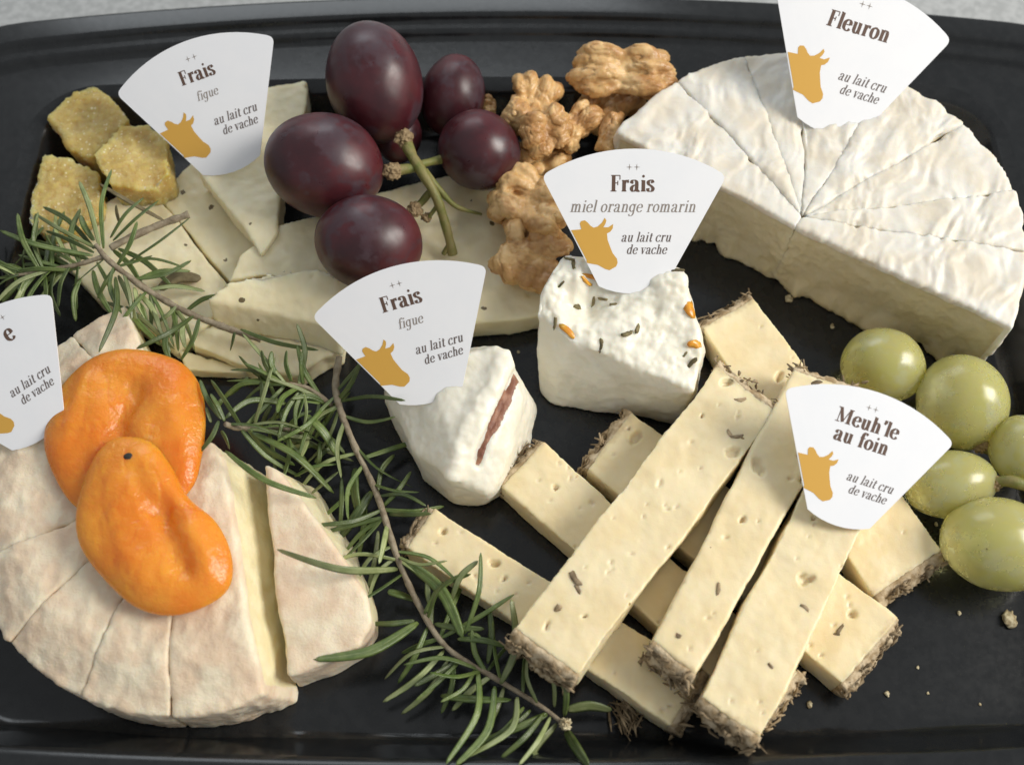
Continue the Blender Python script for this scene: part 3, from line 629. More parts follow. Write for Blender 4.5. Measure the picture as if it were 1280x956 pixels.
# ------------------------------------------------------------------ dried apricots
def pillow(px, z0, h, creases, label, seedk, tilt=(0, 0), speck=None):
    O = catmull(np.array([U(x, y, z0 + h * .4)[:2] for x, y in px]), 8, True); c = O.mean(0); n = len(O); K = 34; V = []; F = []
    for side in (1, -1):
        for k in range(K + 1):
            t = k / K; tt = math.sin(t * math.pi / 2)
            hh = (1 - tt ** 3.6) ** .5 * h * (.62 if side > 0 else .38)
            for i in range(n):
                p = c + (O[i] - c) * tt; V.append([p[0], p[1], z0 + .38 * h + side * hh])
        off = 0 if side > 0 else (K + 1) * n
        for k in range(K):
            for i in range(n):
                f = [off + k * n + i, off + (k + 1) * n + i, off + (k + 1) * n + (i + 1) % n, off + k * n + (i + 1) % n]
                F.append(f if side > 0 else f[::-1])
    V = np.array(V); up = np.r_[np.ones((K + 1) * n), np.zeros((K + 1) * n)]
    rr = np.r_[np.repeat(np.sin(np.arange(K + 1) / K * np.pi / 2), n)] ; rr = np.r_[rr, rr]; body = 1 - rr ** 6
    dz = .085 * fbm(np.c_[V[:, :2] * .6, np.full(len(V), seedk)], 2) * body + .02 * fbm(np.c_[V[:, :2] * 2.4, np.full(len(V), seedk)], 3) * body
    dz = dz - .03 * smooth(np.abs(fbm(np.c_[V[:, 0] * 1.5, V[:, 1] * .7, np.full(len(V), seedk + 3)], 2)), .14, 0) * body * up
    for (x0, y0, x1, y1, wd, dp) in creases:
        a = U(x0, y0, z0 + h)[:2]; b_ = U(x1, y1, z0 + h)[:2]; ab = b_ - a; tpar = np.clip(((V[:, :2] - a) @ ab) / (ab @ ab), 0, 1)
        dd = np.linalg.norm(V[:, :2] - (a + tpar[:, None] * ab) + .12 * np.c_[noise(V * 1.5), noise(V * 1.5 + 9)], axis=1); dz = dz - dp * np.exp(-(dd / wd) ** 2) * up * (.35 + .65 * body)
    V[:, 2] += dz + (V[:, 0] - c[0]) * tilt[0] + (V[:, 1] - c[1]) * tilt[1]
    return tag(build('dried_apricot', V, F, M['apricot']), label, 'apricot', 'dried apricots on the washed rind wheel'), V, F
a1, Va, Fa = pillow([(57, 566), (60, 520), (78, 482), (112, 450), (150, 437), (190, 440), (228, 454), (250, 482), (257, 522), (252, 572), (238, 612), (190, 650), (130, 650), (86, 625)], 2.32, .62,
       [(165, 480, 140, 570, .34, .22), (70, 560, 110, 470, .3, -.08), (215, 480, 232, 580, .35, -.1)], 'orange dried apricot lying flat against the cut off card', 31)
a2, Vb, Fb = pillow([(158, 549), (192, 556), (214, 582), (236, 622), (270, 652), (288, 690), (287, 728), (262, 752), (214, 767), (168, 757), (128, 722), (100, 682), (96, 640), (112, 590), (132, 560)], 2.58, .72,
       [(172, 590, 200, 645, .2, .1), (200, 640, 226, 705, .26, .2), (140, 640, 165, 720, .35, -.1), (240, 660, 262, 715, .3, -.12)], 'orange dried apricot with dark speck overlapping the other apricot', 32, tilt=(0, .07))
bb = bvh(Vb, Fb); dd = ray(160, 570); hit = bb.ray_cast(Vector(CAM), Vector(dd / np.linalg.norm(dd)))
if hit[0]:
    Q, Fq = ico(2); Q = Q * np.array([.11, .09, .03]) * (1 + .3 * noise(Q * 2))[:, None]; build('stalk_speck', np.array(hit[0]) + Q, Fq, M['dark'], a2)

# ------------------------------------------------------------------ lettering: thick and thin serif letters drawn as pen strokes
SB = lambda x, w_=.3, y=.02: [(x - w_ / 2 - .08, y), (x + w_ / 2 + .08, y)]
GL = {
 'a': (.92, [[(.13, .72), (.2, .95), (.42, 1), (.6, .86), (.63, .6), (.63, .15), (.76, .0), (.88, .08)], [(.6, .58), (.3, .5), (.13, .26), (.25, .02), (.45, .05), (.6, .2)]], [(.2, .75, .1)]),
 'c': (.8, [[(.7, .78), (.6, .97), (.4, 1), (.16, .8), (.1, .5), (.16, .2), (.4, 0), (.62, .05), (.74, .22)]], [(.64, .78, .1)]),
 'd': (.95, [[(.62, .8), (.42, 1), (.16, .8), (.1, .5), (.16, .2), (.38, 0), (.62, .2)], [(.67, 1.5), (.67, 0)], [(.45, 1.5), (.67, 1.5)], [(.67, .02), (.9, .02)]], []),
 'e': (.84, [[(.14, .55), (.7, .55)], [(.72, .55), (.66, .86), (.42, 1), (.16, .8), (.1, .5), (.16, .2), (.42, 0), (.62, .06), (.75, .22)]], []),
 'f': (.66, [[(.75, 1.36), (.62, 1.52), (.45, 1.5), (.33, 1.25), (.33, .8), (.33, 0)], [(.08, .97), (.65, .97)], SB(.33)], [(.7, 1.36, .1)]),
 'g': (.92, [[(.62, .8), (.42, 1), (.16, .8), (.1, .5), (.16, .25), (.38, .06), (.62, .2)], [(.67, 1), (.67, .3), (.66, -.2), (.5, -.46), (.25, -.47), (.1, -.32)], [(.67, .98), (.9, .98)]], [(.16, -.3, .09)]),
 'h': (1.02, [[(.26, 1.5), (.26, 0)], [(.05, 1.5), (.26, 1.5)], [(.26, .74), (.46, .98), (.66, .93), (.75, .65), (.75, .3), (.75, 0)], SB(.26), SB(.75)], []),
 'i': (.5, [[(.26, 1), (.26, 0)], [(.05, .98), (.26, .98)], SB(.26)], [(.25, 1.36, .15)]),
 'l': (.5, [[(.26, 1.5), (.26, 0)], [(.05, 1.5), (.26, 1.5)], SB(.26)], []),
 'm': (1.5, [[(.26, 1), (.26, 0)], [(.05, .98), (.26, .98)], [(.26, .74), (.46, .98), (.63, .93), (.72, .65), (.72, .3), (.72, 0)], [(.72, .74), (.92, .98), (1.1, .93), (1.19, .65), (1.19, .3), (1.19, 0)], SB(.26), SB(.72), SB(1.19)], []),
 'n': (1.02, [[(.26, 1), (.26, 0)], [(.05, .98), (.26, .98)], [(.26, .74), (.46, .98), (.66, .93), (.75, .65), (.75, .3), (.75, 0)], SB(.26), SB(.75)], []),
 'o': (.86, [[(.42, 1), (.17, .82), (.1, .5), (.17, .18), (.42, 0), (.67, .18), (.74, .5), (.67, .82), (.42, 1)]], []),
 'r': (.76, [[(.26, 1), (.26, 0)], [(.05, .98), (.26, .98)], [(.26, .66), (.4, .92), (.58, .99), (.68, .93)], SB(.26)], [(.63, .86, .13)]),
 's': (.72, [[(.58, .76), (.5, .97), (.34, 1), (.15, .86), (.2, .64), (.45, .46), (.6, .25), (.5, .04), (.32, 0), (.15, .07), (.1, .28)]], []),
 't': (.62, [[(.3, 1.3), (.3, .7), (.3, .2), (.42, .01), (.6, .12)], [(.08, .97), (.58, .97)]], []),
 'u': (1.0, [[(.24, 1), (.24, .5), (.26, .2), (.42, .0), (.62, .1), (.72, .3)], [(.73, 1), (.73, 0)], [(.03, .98), (.24, .98)], [(.52, .98), (.73, .98)], [(.73, .02), (.95, .02)]], []),
 'v': (.84, [[(.16, 1), (.42, 0)], 'thin', [(.42, 0), (.7, 1)], SB(.16, .3, .98), SB(.7, .2, .98)], []),
 'F': (.98, [[(.32, 1.45), (.32, 0)], [(.08, 1.43), (.92, 1.43)], 'thin', [(.92, 1.43), (.92, 1.05)], [(.32, .75), (.72, .75)], 'thin', [(.72, .95), (.72, .55)], SB(.32, .4)], []),
 'M': (1.75, ['thin', [(.28, 1.43), (.28, 0)], [(.3, 1.45), (.82, .05)], 'thin', [(.82, .05), (1.32, 1.45)], [(1.4, 1.45), (1.4, 0)], SB(.28, .3), SB(1.4, .4), SB(.24, .3, 1.43), SB(1.44, .3, 1.43)], []),
 "'": (.34, [[(.22, 1.5), (.24, 1.3), (.12, 1.1)]], [(.18, 1.42, .13)]), ' ': (.45, [], []),
}
def text_polys(s, stem_w, hair, slant):
    polys = []; x = 0
    for ch in s:
        adv, strokes, dots = GL[ch]; thin = False
        for st in strokes:
            if st == 'thin': thin = True; continue
            P = np.array(st, float); P = catmull(P, 5) if len(P) > 2 else P
            T = np.gradient(P, axis=0); T /= np.linalg.norm(T, axis=1)[:, None] + 1e-9
            wd = np.full(len(P), hair) if thin else hair + (stem_w - hair) * np.abs(T[:, 1]) ** 1.6
            thin = False; Nn = np.c_[-T[:, 1], T[:, 0]]
            a = P + Nn * wd[:, None] / 2; b = P - Nn * wd[:, None] / 2
            q = [[a[i], b[i], b[i + 1], a[i + 1]] for i in range(len(P) - 1)]
            polys.append([[(p[0] + x + slant * p[1], p[1]) for p in f] for f in q])
        for (dx, dy, r) in dots:
            r = r * (.55 + .9 * stem_w); f = [(dx + r * math.cos(t) + x + slant * (dy + r * math.sin(t)), dy + r * math.sin(t)) for t in np.linspace(0, 2 * math.pi, 12, endpoint=False)]
            polys.append([f])
        x += adv + stem_w * .25
    return polys, x
HA = math.radians(28); R1 = 245.0
def card_outline():
    pts = []
    r1c = 215; cyc = r1c                       # flatter top arc
    th = math.asin(113.3 / r1c)
    tl = []
    for t in np.linspace(-th, th, 21): tl.append((r1c * math.sin(t), cyc - r1c * math.cos(t)))
    br = []
    for t in np.linspace(HA, -HA, 9): br.append((88 * math.sin(t), 167 + 9 * (math.cos(t) - math.cos(HA)) / (1 - math.cos(HA))))
    raw = tl + br; P = np.array(raw); n = len(P); out = []
    for i in range(n):
        a, b, c = P[i - 1], P[i], P[(i + 1) % n]; u = a - b; v = c - b; cosang = u @ v / (np.linalg.norm(u) * np.linalg.norm(v))
        if cosang > -.7:
            s = b + u / np.linalg.norm(u) * min(9, np.linalg.norm(u)); e = b + v / np.linalg.norm(v) * min(9, np.linalg.norm(v))
            for t in np.linspace(0, 1, 6): out.append((1 - t) ** 2 * s + 2 * t * (1 - t) * b + t * t * e)
        else: out.append(b)
    return np.array(out)
OUT = card_outline()
COW = [(-76.6, 98), (-64, 97), (-66, 90), (-64.5, 87), (-60, 86), (-56, 89), (-53, 92.5), (-49, 95), (-44, 93.5), (-39, 89), (-35.6, 83), (-33.5, 86), (-34.5, 90), (-37, 94.5), (-31, 94.5), (-25, 90.5), (-25.6, 96), (-28.5, 100), (-32.5, 102), (-31.5, 110), (-28, 119), (-25, 126), (-19.5, 133), (-18.6, 138), (-20.5, 142.5), (-28.5, 147), (-34, 145.5), (-43, 140.5), (-57, 138), (-57, 134.5)]
def card(label, bot, topc, z0, nelev, naz, lines, cow=True, lait=(-15, 112), sc=1.0, group=None):
    # the card is a flat sheet: its foot stands at height z0, its face looks along (naz, nelev)
    Bp = U(*bot, z0); e, a = math.radians(nelev), math.radians(naz)
    n = np.array([math.cos(e) * math.sin(a), -math.cos(e) * math.cos(a), math.sin(e)])
    d = ray(*topc); Tp = CAM + d * (((Bp - CAM) @ n) / (d @ n))
    up = Tp - Bp; k = np.linalg.norm(up) / 175.0; up = up / np.linalg.norm(up); rt = np.cross(up, n)
    def P(x, y, h=0):
        y2 = y; bend = 0.0009 * x * x * k * .12
        return Tp + rt * (x * k) - up * (y2 * k) + n * (h - bend)
    c = thing('name_card', label, 'card', Bp, group)
    N_ = len(OUT); nx = 1
    # body: strips across so that it can curve a little
    ys = np.linspace(0, 1, 2); V = []; F = []
    ctr = OUT.mean(0); rings = 6
    for h in (0, -.03):
        for q in range(rings + 1):
            for i in range(N_):
                p = ctr + (OUT[i] - ctr) * (q / rings if q else .001); V.append(P(p[0], p[1], h))
    for s in (0, 1):
        o = s * (rings + 1) * N_
        for q in range(rings):
            for i in range(N_):
                f = [o + q * N_ + i, o + q * N_ + (i + 1) % N_, o + (q + 1) * N_ + (i + 1) % N_, o + (q + 1) * N_ + i]
                F.append(f if s == 0 else f[::-1])
        F.append([o + i for i in range(N_)] if s else [o + i for i in range(N_)][::-1])
    o = rings * N_; o2 = (rings + 1) * N_ + rings * N_
    for i in range(N_): F.append([o + i, o + (i + 1) % N_, o2 + (i + 1) % N_, o2 + i])
    build('sheet', np.array(V), F, M['card'], c, shade=False)
    def letter(name, polys, m, fx):
        V = []; F = []; lvl = 0
        for st in polys:
            lvl += 1; h = .004 + .0006 * (lvl % 4)
            for f in st:
                b0 = len(V)
                for (x, y) in f: X, Y = fx(x, y); V.append(P(X, Y, h))
                F.append(list(range(b0, b0 + len(f))))
        return build(name, np.array(V), F, m, c, shade=False)
    for (s, cx, base, width, style) in lines:
        if style == 'b': pl, w_ = text_polys(s, .34, .085, 0); m = M['ink_title']; nm = 'title_lettering'
        elif style == 'bi': pl, w_ = text_polys(s, .34, .085, .06); m = M['ink_title']; nm = 'title_lettering'
        else: pl, w_ = text_polys(s, .2, .06, .22); m = M['ink_grey']; nm = 'flavour_lettering'
        u = width / w_; letter(nm, pl, m, lambda x, y: (cx - width / 2 + x * u, base - y * u * 1.04))
    for s, dx, dy, width in (('au lait cru', lait[0], lait[1], 62), ('de vache', lait[0] + 7, lait[1] + 15, 50)):
        pl, w_ = text_polys(s, .23, .07, .25); u = width / w_; letter('milk_lettering', pl, M['ink_italic'], lambda x, y: (dx + x * u, dy - y * u * 1.08))
    st = []
    for dx in (-4.5, 4.5):
        for k4 in range(2):
            a_, b_ = (4.2, .6) if k4 else (.6, 4.2); st.append([[(dx - a_, 22), (dx, 22 - b_), (dx + a_, 22), (dx, 22 + b_)]])
    letter('ornament', st, M['ink_grey'], lambda x, y: (x + lines[0][1], y))
    if cow:
        dyc = lait[1] - 112; sh = .532 * dyc
        letter('cow_emblem', [[[(x + sh, y + dyc) for x, y in COW]]], M['ink_gold'], lambda x, y: (x, y))
    return c
card('white fan shaped card reading Frais figue in the long pale slice', (292, 214), (231, 52), 2.0, 52, -6, [('Frais', 0, 51, 50, 'b'), ('figue', 3, 76, 31, 'i')], lait=(-2, 112))
card('white fan shaped card reading Frais figue in the fig layered fresh cheese', (541, 502), (488, 334), 2.15, 52, -6, [('Frais', 0, 51, 53, 'b'), ('figue', 3, 76, 33, 'i')], lait=(-2, 112))
card('white fan shaped card reading Frais miel orange romarin', (790, 366), (794, 186), 2.65, 54, 4, [('Frais', -2, 51, 55, 'b'), ('miel orange romarin', -1, 76, 155, 'i')])
card('white fan shaped card reading Fleuron stuck in the half wheel', (1034, 166), (1092, -16), 2.68, 52, 6, [('Fleuron', -2, 56, 80, 'bi')], lait=(-8, 112))
card("white fan shaped card reading Meuh'le au foin over the cheese sticks", (1046, 656), (1097, 490), 2.55, 66, 6, [("Meuh'le", 0, 50, 84, 'bi'), ('au foin', -1, 73, 72, 'bi')], lait=(-6, 117))
card('white fan shaped card with gold cow head beside the dried apricots', (52, 548), (-44, 402), 2.5, 60, -8, [('e', 40, 52, 13, 'b')], lait=(-3, 112))

# ------------------------------------------------------------------ rosemary
def leaf(parent, p0, p1, z0, z1, bend=0, width=.21, mid=None, dry=False, arch=.25, r=random):
    a, b = U(*p0, z0), U(*p1, z1); L = np.linalg.norm(b - a); dv = (b - a) / L; sd = np.array([-dv[1], dv[0], 0]); sd /= np.linalg.norm(sd) + 1e-6
    if mid is not None: m = U(mid[0], mid[1], (z0 + z1) / 2 + arch); P = catmull([a, m, b], 8)
    else: m = (a + b) / 2 + sd * bend * L + np.array([0, 0, arch * min(1, L / 2)]); P = catmull([a, m, b], 6)
    n = len(P); T = np.gradient(P, axis=0); T /= np.linalg.norm(T, axis=1)[:, None]
    t = np.linspace(0, 1, n); wd = width / 2 * np.clip(np.sin(np.pi * (t * .9 + .06)) ** .45, .12, 1); wd[0] = width * .16; wd[-1] = width * .07
    roll = r.uniform(-.9, .9); sec = [(-1, -.2), (-.8, .1), (-.3, .2), (0, -.06), (.3, .2), (.8, .1), (1, -.2), (.45, -.22), (0, -.2), (-.45, -.22)]
    V = []; pale = []
    flip = r.random() < .3
    for i in range(n):
        s = np.cross(T[i], np.array([0, 0, 1.])); s /= np.linalg.norm(s) + 1e-6; u = np.cross(s, T[i]); rl = roll + .6 * (t[i] - .5) * roll
        s2 = s * math.cos(rl) + u * math.sin(rl); u2 = -s * math.sin(rl) + u * math.cos(rl)
        for (x, y) in sec:
            yy = -y if flip else y
            V.append(P[i] + s2 * x * wd[i] + u2 * yy * wd[i]); pale.append((.8 if y < -.2 else (.55 if abs(x) < .05 else (.35 if abs(x) > .9 else .05))))
    k = len(sec); F = []
    for i in range(n - 1):
        for j in range(k): F.append([i * k + j, i * k + (j + 1) % k, (i + 1) * k + (j + 1) % k, (i + 1) * k + j])
    F.append([j for j in range(k)][::-1]); F.append([(n - 1) * k + j for j in range(k)])
    V = np.array(V); V[:, 2] = np.maximum(V[:, 2], .03)
    return build('leaf', V, F, M['dry'] if dry else M['leaf'], parent, attr={'pale': pale})
def twig(parent, pts, r0, r1):
    P = catmull([U(*p) for p in pts], 10); n = len(P); rr = np.linspace(r0, r1, n) * (1 + .25 * noise(P * 4)); V, F = tube(P, rr, 8); return build('stem', V, F, M['twig'], parent)
GR = 'rosemary sprigs'
R_ = random.Random(3)
# sprig on the pressed slices
sa = thing('rosemary_sprig', 'grey green rosemary sprig spread over the pale slices and candied cubes', 'rosemary', U(180, 350, 1.0), GR)
twig(sa, [(120, 306, 2.2), (134, 324, 2.1), (160, 345, 1.9), (188, 365, 1.6), (235, 391, 1.45), (289, 412, 1.35), (326, 424, 1.2)], .075, .10)
twig(sa, [(138, 310, 2.1), (165, 296, 2.0), (200, 281, 1.9), (236, 268, 1.9)], .09, .11)
def c5(x, y): return (x / 2.977, 200 + y / 2.977)
for q in [((385, 330), (415, 35), 2.2, 2.6, .04), ((370, 320), (295, 80), 2.2, 2.5, -.05), ((360, 330), (130, 200), 2.1, 2.2, .05), ((350, 345), (170, 265), 2.2, 2.3, .02), ((345, 355), (0, 262), 2.1, 1.9, .08), ((410, 290), (535, 140), 2.2, 2.5, 0),
          ((420, 300), (590, 150), 2.2, 2.5, -.06), ((470, 385), (706, 215), 2.0, 2.1, -.1), ((385, 370), (270, 468), 2.1, 1.9, .08), ((300, 440), (282, 600), 1.9, 1.5, -.06), ((430, 435), (368, 715), 2.0, 2.6, .12), ((345, 410), (420, 580), 1.8, 1.5, -.05),
          ((130, 205), (50, 395), 1.9, 1.7, .25), ((255, 410), (45, 418), 1.9, 1.7, .03), ((265, 385), (215, 550), 1.9, 1.6, -.04), ((165, 430), (172, 525), 1.7, 1.6, .05), ((135, 425), (70, 560), 1.7, 1.6, -.06), ((95, 435), (8, 530), 1.7, 1.6, .05),
          ((70, 425), (-20, 480), 1.8, 1.6, 0), ((60, 420), (-20, 375), 1.8, 1.7, .1), ((420, 335), (540, 490), 1.9, 1.5, .06), ((440, 430), (520, 640), 1.8, 1.3, .05), ((500, 475), (560, 620), 1.7, 1.3, -.06), ((520, 500), (600, 640), 1.6, 1.3, .08),
          ((720, 580), (508, 702), 1.6, 2.3, .12), ((655, 545), (590, 600), 1.6, 1.4, .15), ((740, 590), (672, 745), 1.5, 1.2, .12), ((625, 635), (632, 745), 1.4, 1.2, -.1), ((872, 640), (856, 710), 1.4, 1.2, .05), ((895, 630), (1185, 708), 1.5, 1.1, -.1),
          ((400, 530), (650, 705), 1.35, 1.2, .05), ((470, 545), (600, 690), 1.4, 1.2, -.05), ((350, 300), (300, 205), 2.1, 2.3, .05), ((330, 370), (130, 300), 1.7, 1.6, .05), ((300, 400), (150, 470), 1.7, 1.5, -.06), ((230, 350), (60, 440), 1.6, 1.5, .08),
          ((120, 420), (0, 440), 1.7, 1.6, -.03), ((250, 400), (120, 560), 1.5, 1.3, .06), ((650, 560), (640, 660), 1.4, 1.2, .1), ((690, 590), (690, 700), 1.3, 1.2, -.08), ((500, 520), (545, 610), 1.6, 1.4, .1), ((350, 330), (160, 175), 1.9, 2.0, -.05),
          ((210, 350), (165, 440), 1.7, 1.6, .1), ((160, 250), (100, 310), 1.7, 1.7, .1), ((440, 330), (640, 470), 1.7, 1.2, .04), ((360, 380), (480, 690), 1.4, 1.2, .05)]:
    leaf(sa, c5(*q[0]), c5(*q[1]), q[2], q[3], q[4], R_.uniform(.125, .18), r=R_)
leaf(sa, c5(610, 225), c5(370, 88), 1.95, 2.2, .05, .16, dry=True, r=R_); leaf(sa, c5(445, 235), c5(432, 168), 2.1, 2.4, 0, .12, dry=True, r=R_)
lo = leaf(None, c5(590, 480), c5(748, 442), 1.15, 1.15, .18, .42, dry=True, arch=.1, r=R_); lo.name = 'dried_leaf'; tag(lo, 'curled dry grey leaf lying loose on the broad slice', 'leaf')
twig(sa, [(132, 320, 2.1), (100, 330, 1.95), (60, 338, 1.8), (15, 345, 1.75)], .07, .05)
# branch between wheel and fig cheese
sc_ = thing('rosemary_sprig', 'bushy rosemary branch between the washed rind wheel and the fig layered cheese', 'rosemary', U(370, 540, 0), GR)
def c8(x, y): return (180 + x / 4.779, 440 + y / 4.779)
twig(sc_, [(418, 512, .9), (410, 503, 1.1), (385, 485, 1.5), (358, 480, 1.8)], .08, .06); twig(sc_, [(392, 540, .5), (340, 536, 1.3), (300, 535, 2.2), (282, 530, 2.7)], .07, .08)
for q in [((850, 190), (600, 65), 1.8, 1.9, .03), ((800, 165), (515, 105), 1.7, 1.7, -.03), ((760, 165), (495, 172), 1.7, 1.5, .05), ((790, 165), (700, -10), 1.8, 2.2, .1), ((810, 160), (765, -5), 1.8, 2.2, .12), ((880, 175), (850, -10), 1.8, 2.1, .08), ((952, 195), (945, -5), 1.6, 2.2, .02),
          ((740, 185), (452, 300), 1.8, 1.5, -.12), ((860, 195), (588, 300), 1.8, 1.5, -.12), ((855, 310), (485, 395), 1.5, 2.4, -.13), ((482, 412), (398, 248), 2.7, 2.9, -.03), ((462, 400), (335, 165), 2.6, 2.7, .05), ((445, 410), (332, 595), 2.7, 2.6, .12), ((460, 470), (510, 580), 2.7, 2.5, .05),
          ((500, 428), (855, 520), 2.6, 1.9, .05), ((640, 435), (1005, 480), 2.2, 1.4, .05), ((645, 480), (1135, 842), 2.0, 1.0, .06), ((485, 590), (1030, 872), 2.7, 2.1, -.1), ((1050, 305), (908, 290), 1.3, 1.5, .03), ((945, 238), (830, 435), 1.5, 1.2, -.1), ((965, 375), (1160, 620), 1.4, .8, .06),
          ((900, 740), (1160, 668), 1.2, 1.3, .05), ((1000, 845), (1160, 715), 1.0, 1.2, -.05), ((1050, 540), (1035, 720), .9, .6, .05), ((900, 300), (720, 430), 1.0, .8, .1), ((1000, 350), (850, 450), .9, .8, -.05), ((1080, 420), (1160, 330), .8, 1.2, .1), ((760, 320), (700, 450), .9, .6, 0),
          ((470, 280), (440, 330), 2.3, 2.2, 0), ((980, 470), (850, 560), .6, .4, .1), ((1000, 560), (880, 570), .5, .3, 0), ((1020, 660), (1140, 560), .6, .6, .05), ((620, 150), (500, 260), 1.3, 1.0, .1), ((400, 420), (370, 330), 2.5, 2.6, 0)]:
    leaf(sc_, c8(*q[0]), c8(*q[1]), q[2], q[3], q[4], R_.uniform(.125, .18) * (1.5 if abs(q[0][0] - 645) < 3 or abs(q[0][0] - 965) < 3 else 1), r=R_)
# long sprig down the middle
sb_ = thing('rosemary_sprig', 'long rosemary sprig with bare woody stem beside the cheese stick ends', 'rosemary', U(520, 740, 0), GR)
def c3(x, y): return (340 + x / 2.414, 560 + y / 2.414)
twig(sb_, [(424, 446, 1.2), (420, 490, 1.2), (438, 545, 1.1), (472, 620, 1.0), (498, 700, 1.1), (530, 768, 1.0), (562, 812, .9), (620, 848, .75), (680, 885, .7), (712, 912, .8)], .10, .06)
for q in [((395, 378), (200, 495), 1.1, 1.6, .06), ((330, 215), (208, 342), 1.1, 1.4, .05), ((440, 525), (125, 635), 1.0, 1.6, .12, .3), ((400, 340), (575, 572), 1.1, 1.3, .1, .3), ((472, 385), (480, 485), 1.3, 1.1, -.05), ((352, 200), (480, 198), 1.0, 1.4, -.05),
          ((540, 462), (622, 340), 1.2, 1.7, .1), ((582, 560), (630, 315), 1.2, 1.8, -.08), ((655, 482), (650, 650), 1.2, .8, .06), ((560, 575), (712, 600), 1.1, 1.0, .03), ((470, 540), (380, 710), .9, .5, .06), ((520, 610), (335, 765), .8, .6, .08), ((530, 640), (390, 802), .8, .5, .1), ((550, 645), (510, 800), .7, .4, .08),
          ((430, 520), (298, 528), .9, .7, .06), ((490, 530), (640, 545), 1.0, 1.2, -.06), ((590, 560), (632, 572), 1.1, 1.2, .1), ((510, 745), (722, 758), .6, .8, -.04, .26), ((820, 800), (690, 935), .9, 1.2, .06), ((840, 810), (745, 955), .9, 1.5, .05), ((885, 850), (955, 958), .8, 1.6, -.03, .27), ((890, 788), (1025, 790), .7, .6, .08, .3),
          ((800, 768), (775, 610), .8, 1.2, .12), ((852, 780), (838, 665), .8, 1.5, -.05), ((882, 808), (855, 675), .8, 1.5, -.12), ((350, 430), (440, 460), .9, .6, 0, .3), ((460, 500), (600, 380), 1.1, 1.5, .12), ((300, 130), (205, 270), .7, .5, .05, .28), ((250, 60), (270, 230), .8, .5, -.05, .3), ((320, 130), (370, 20), .8, .8, .1), ((320, 250), (290, 420), .6, .3, .05),
          ((330, 180), (420, 70), .9, 1.0, -.08), ((280, 150), (260, 330), .5, .3, .05), ((240, 130), (140, 220), .6, .4, .05), ((210, 90), (205, 260), .6, .4, .03), ((700, 720), (640, 860), .6, .5, .05), ((780, 790), (620, 890), .7, .9, .1), ((760, 780), (600, 900), .6, .8, .12)]:
    leaf(sb_, c3(*q[0]), c3(*q[1]), q[2], q[3], q[4], q[5] if len(q) > 5 else R_.uniform(.12, .175), r=R_)
leaf(sb_, c3(380, 365), c3(15, 305), 1.1, 2.5, 0, .2, mid=c3(210, 365), arch=.75, r=R_)
for p0, md, p1, z0, z1 in [((620, 660), (620, 800), (525, 952), .8, 1.5), ((672, 718), (650, 850), (555, 955), .8, 1.5), ((740, 750), (720, 850), (578, 935), .8, 1.3), ((690, 710), (735, 600), (722, 455), .8, 1.9), ((860, 830), (790, 915), (845, 935), .8, 1.0), ((830, 800), (770, 830), (630, 885), .8, 1.0)]:
    leaf(sb_, c3(*p0), c3(*p1), z0, z1, 0, R_.uniform(.17, .22), mid=c3(*md), arch=.1, r=R_)
def bush(parent, pts, n, lmin, lmax, seedk, zlo=.25, spread=1.0):
    r = random.Random(seedk); P = catmull([(*U(*p)[:2], p[2]) for p in pts], 10); T = np.gradient(P, axis=0); T /= np.linalg.norm(T, axis=1)[:, None]
    for k in range(n):
        i = r.randrange(len(P)); L = r.uniform(lmin, lmax); sd = np.array([-T[i][1], T[i][0], 0]) * r.choice((-1, 1))
        d = T[i] * r.uniform(-.2, 1.1) * (1 if spread > 0 else -1) + sd * r.uniform(.35, 1) + np.array([0, 0, r.uniform(-.35, .45)]); d /= np.linalg.norm(d)
        e = P[i] + d * L; e[2] = max(e[2], zlo)
        V0, V1 = proj(P[i]), proj(e); leaf(parent, V0, V1, P[i][2], e[2], r.uniform(-.14, .14), r.uniform(.11, .165), arch=r.uniform(0, .25), r=r)
def proj(p): v = np.array(p) - CAM; k = FPX / (v @ FW); return (640 + (v @ RT) * k, 478 - (v @ UPV) * k)
bush(sa, [(15, 345, 1.75), (60, 338, 1.8), (100, 330, 1.95)], 26, 1.2, 2.1, 5, 1.3, -1); bush(sa, [(134, 324, 2.1), (160, 345, 1.9), (188, 365, 1.6), (235, 391, 1.45)], 16, 1.0, 1.9, 6, 1.1)
bush(sc_, [(392, 540, .5), (340, 536, 1.3), (300, 535, 2.2)], 20, 1.2, 2.2, 7, .15, -1); bush(sc_, [(418, 512, .9), (410, 503, 1.1), (385, 485, 1.5), (358, 480, 1.8)], 16, 1.2, 2.0, 8, .5)
bush(sb_, [(420, 490, 1.2), (438, 545, 1.1), (472, 620, 1.0), (498, 700, 1.1)], 24, 1.3, 2.4, 9, .1); bush(sb_, [(530, 768, 1.0), (562, 812, .9), (620, 848, .75), (680, 885, .7)], 16, 1.1, 2.2, 10, .15, -1)
tag(build('bud', U(707, 905, .95) + IV * .13 * (1 + .5 * fbm(IV * 2.5, 2))[:, None], IF, M['crumb'], sb_))

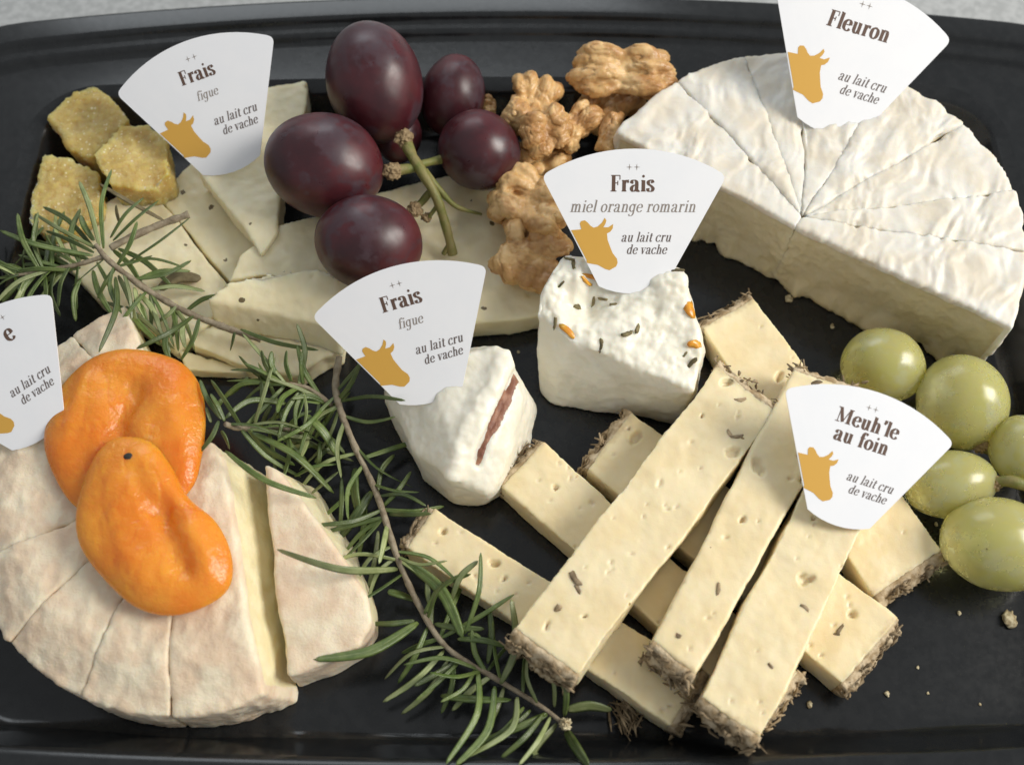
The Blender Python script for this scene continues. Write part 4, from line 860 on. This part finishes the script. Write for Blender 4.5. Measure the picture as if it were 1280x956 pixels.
# ------------------------------------------------------------------ hay tufts and crumbs on the tray
def tuft(px, py, label, n, seedk, zc=.25, spread=.28, ln=.6, dirn=(0, -1)):
    r = np.random.default_rng(seedk); c = U(px, py, zc); parts = []
    for k in range(n):
        p = c + r.normal(0, spread, 3) * np.array([.6, .8, .35]); d = np.array([*dirn, 0]) + r.normal(0, .55, 3) * np.array([1, 1, .4]); d /= np.linalg.norm(d); L = ln * r.uniform(.5, 1.1)
        pth = [p - d * L / 2, p + r.normal(0, .03, 3), p + d * L / 2]
        for q in pth: q[2] = max(q[2], .05)
        parts.append(tube(pth, [.015, r.uniform(.025, .05), .012], 4))
    V, F = join(parts); return tag(build('hay_tuft', V, F, M['straw']), label, 'hay')
tuft(784, 892, 'tangled hay tuft on the black tray below the lower stick end', 46, 41, .3, .22, .75, (.2, -1)); tuft(992, 850, 'small hay tuft by the side of the broad stick near the grapes', 26, 42, .35, .16, .5, (.6, -.6))
r = np.random.default_rng(77)
for k, (px, py, s) in enumerate([(1262, 773, .17), (1199, 766, .05), (1109, 867, .06), (1012, 880, .07), (1160, 866, .03), (986, 373, .1), (1040, 408, .06), (1147, 834, .035), (1178, 664, .08), (1122, 660, .06), (197, 890, .07), (1170, 655, .05), (648, 440, .04), (1225, 880, .03)]):
    Q, Fq = ico(3); Q = Q * s * (1 + .5 * fbm(Q * 1.8 + k, 2))[:, None] * np.array([1, 1.2, .6]); Q = Q + U(px, py, s * .6); Q[:, 2] = np.maximum(Q[:, 2], .008)
    tag(build('crumb', Q, Fq, M['crumb']), {0: 'largest brownish crumb on the bare tray below the green grapes', 5: 'pale crumb between the half wheel and the herb flecked cheese', 6: 'small crumb between the half wheel cut face and a green grape', 8: 'crumb at the corner of the stick that touches the green grapes', 10: 'white crumb at the rim of the washed rind wheel', 12: 'crumb between the fig layered cheese and the wide pale slice', 3: 'crumb close to the hay end of the broad stick near the grapes'}.get(k, 'tiny pale crumb on the bare black tray in front of the stick ends'), 'crumb', 'crumbs scattered on the tray')
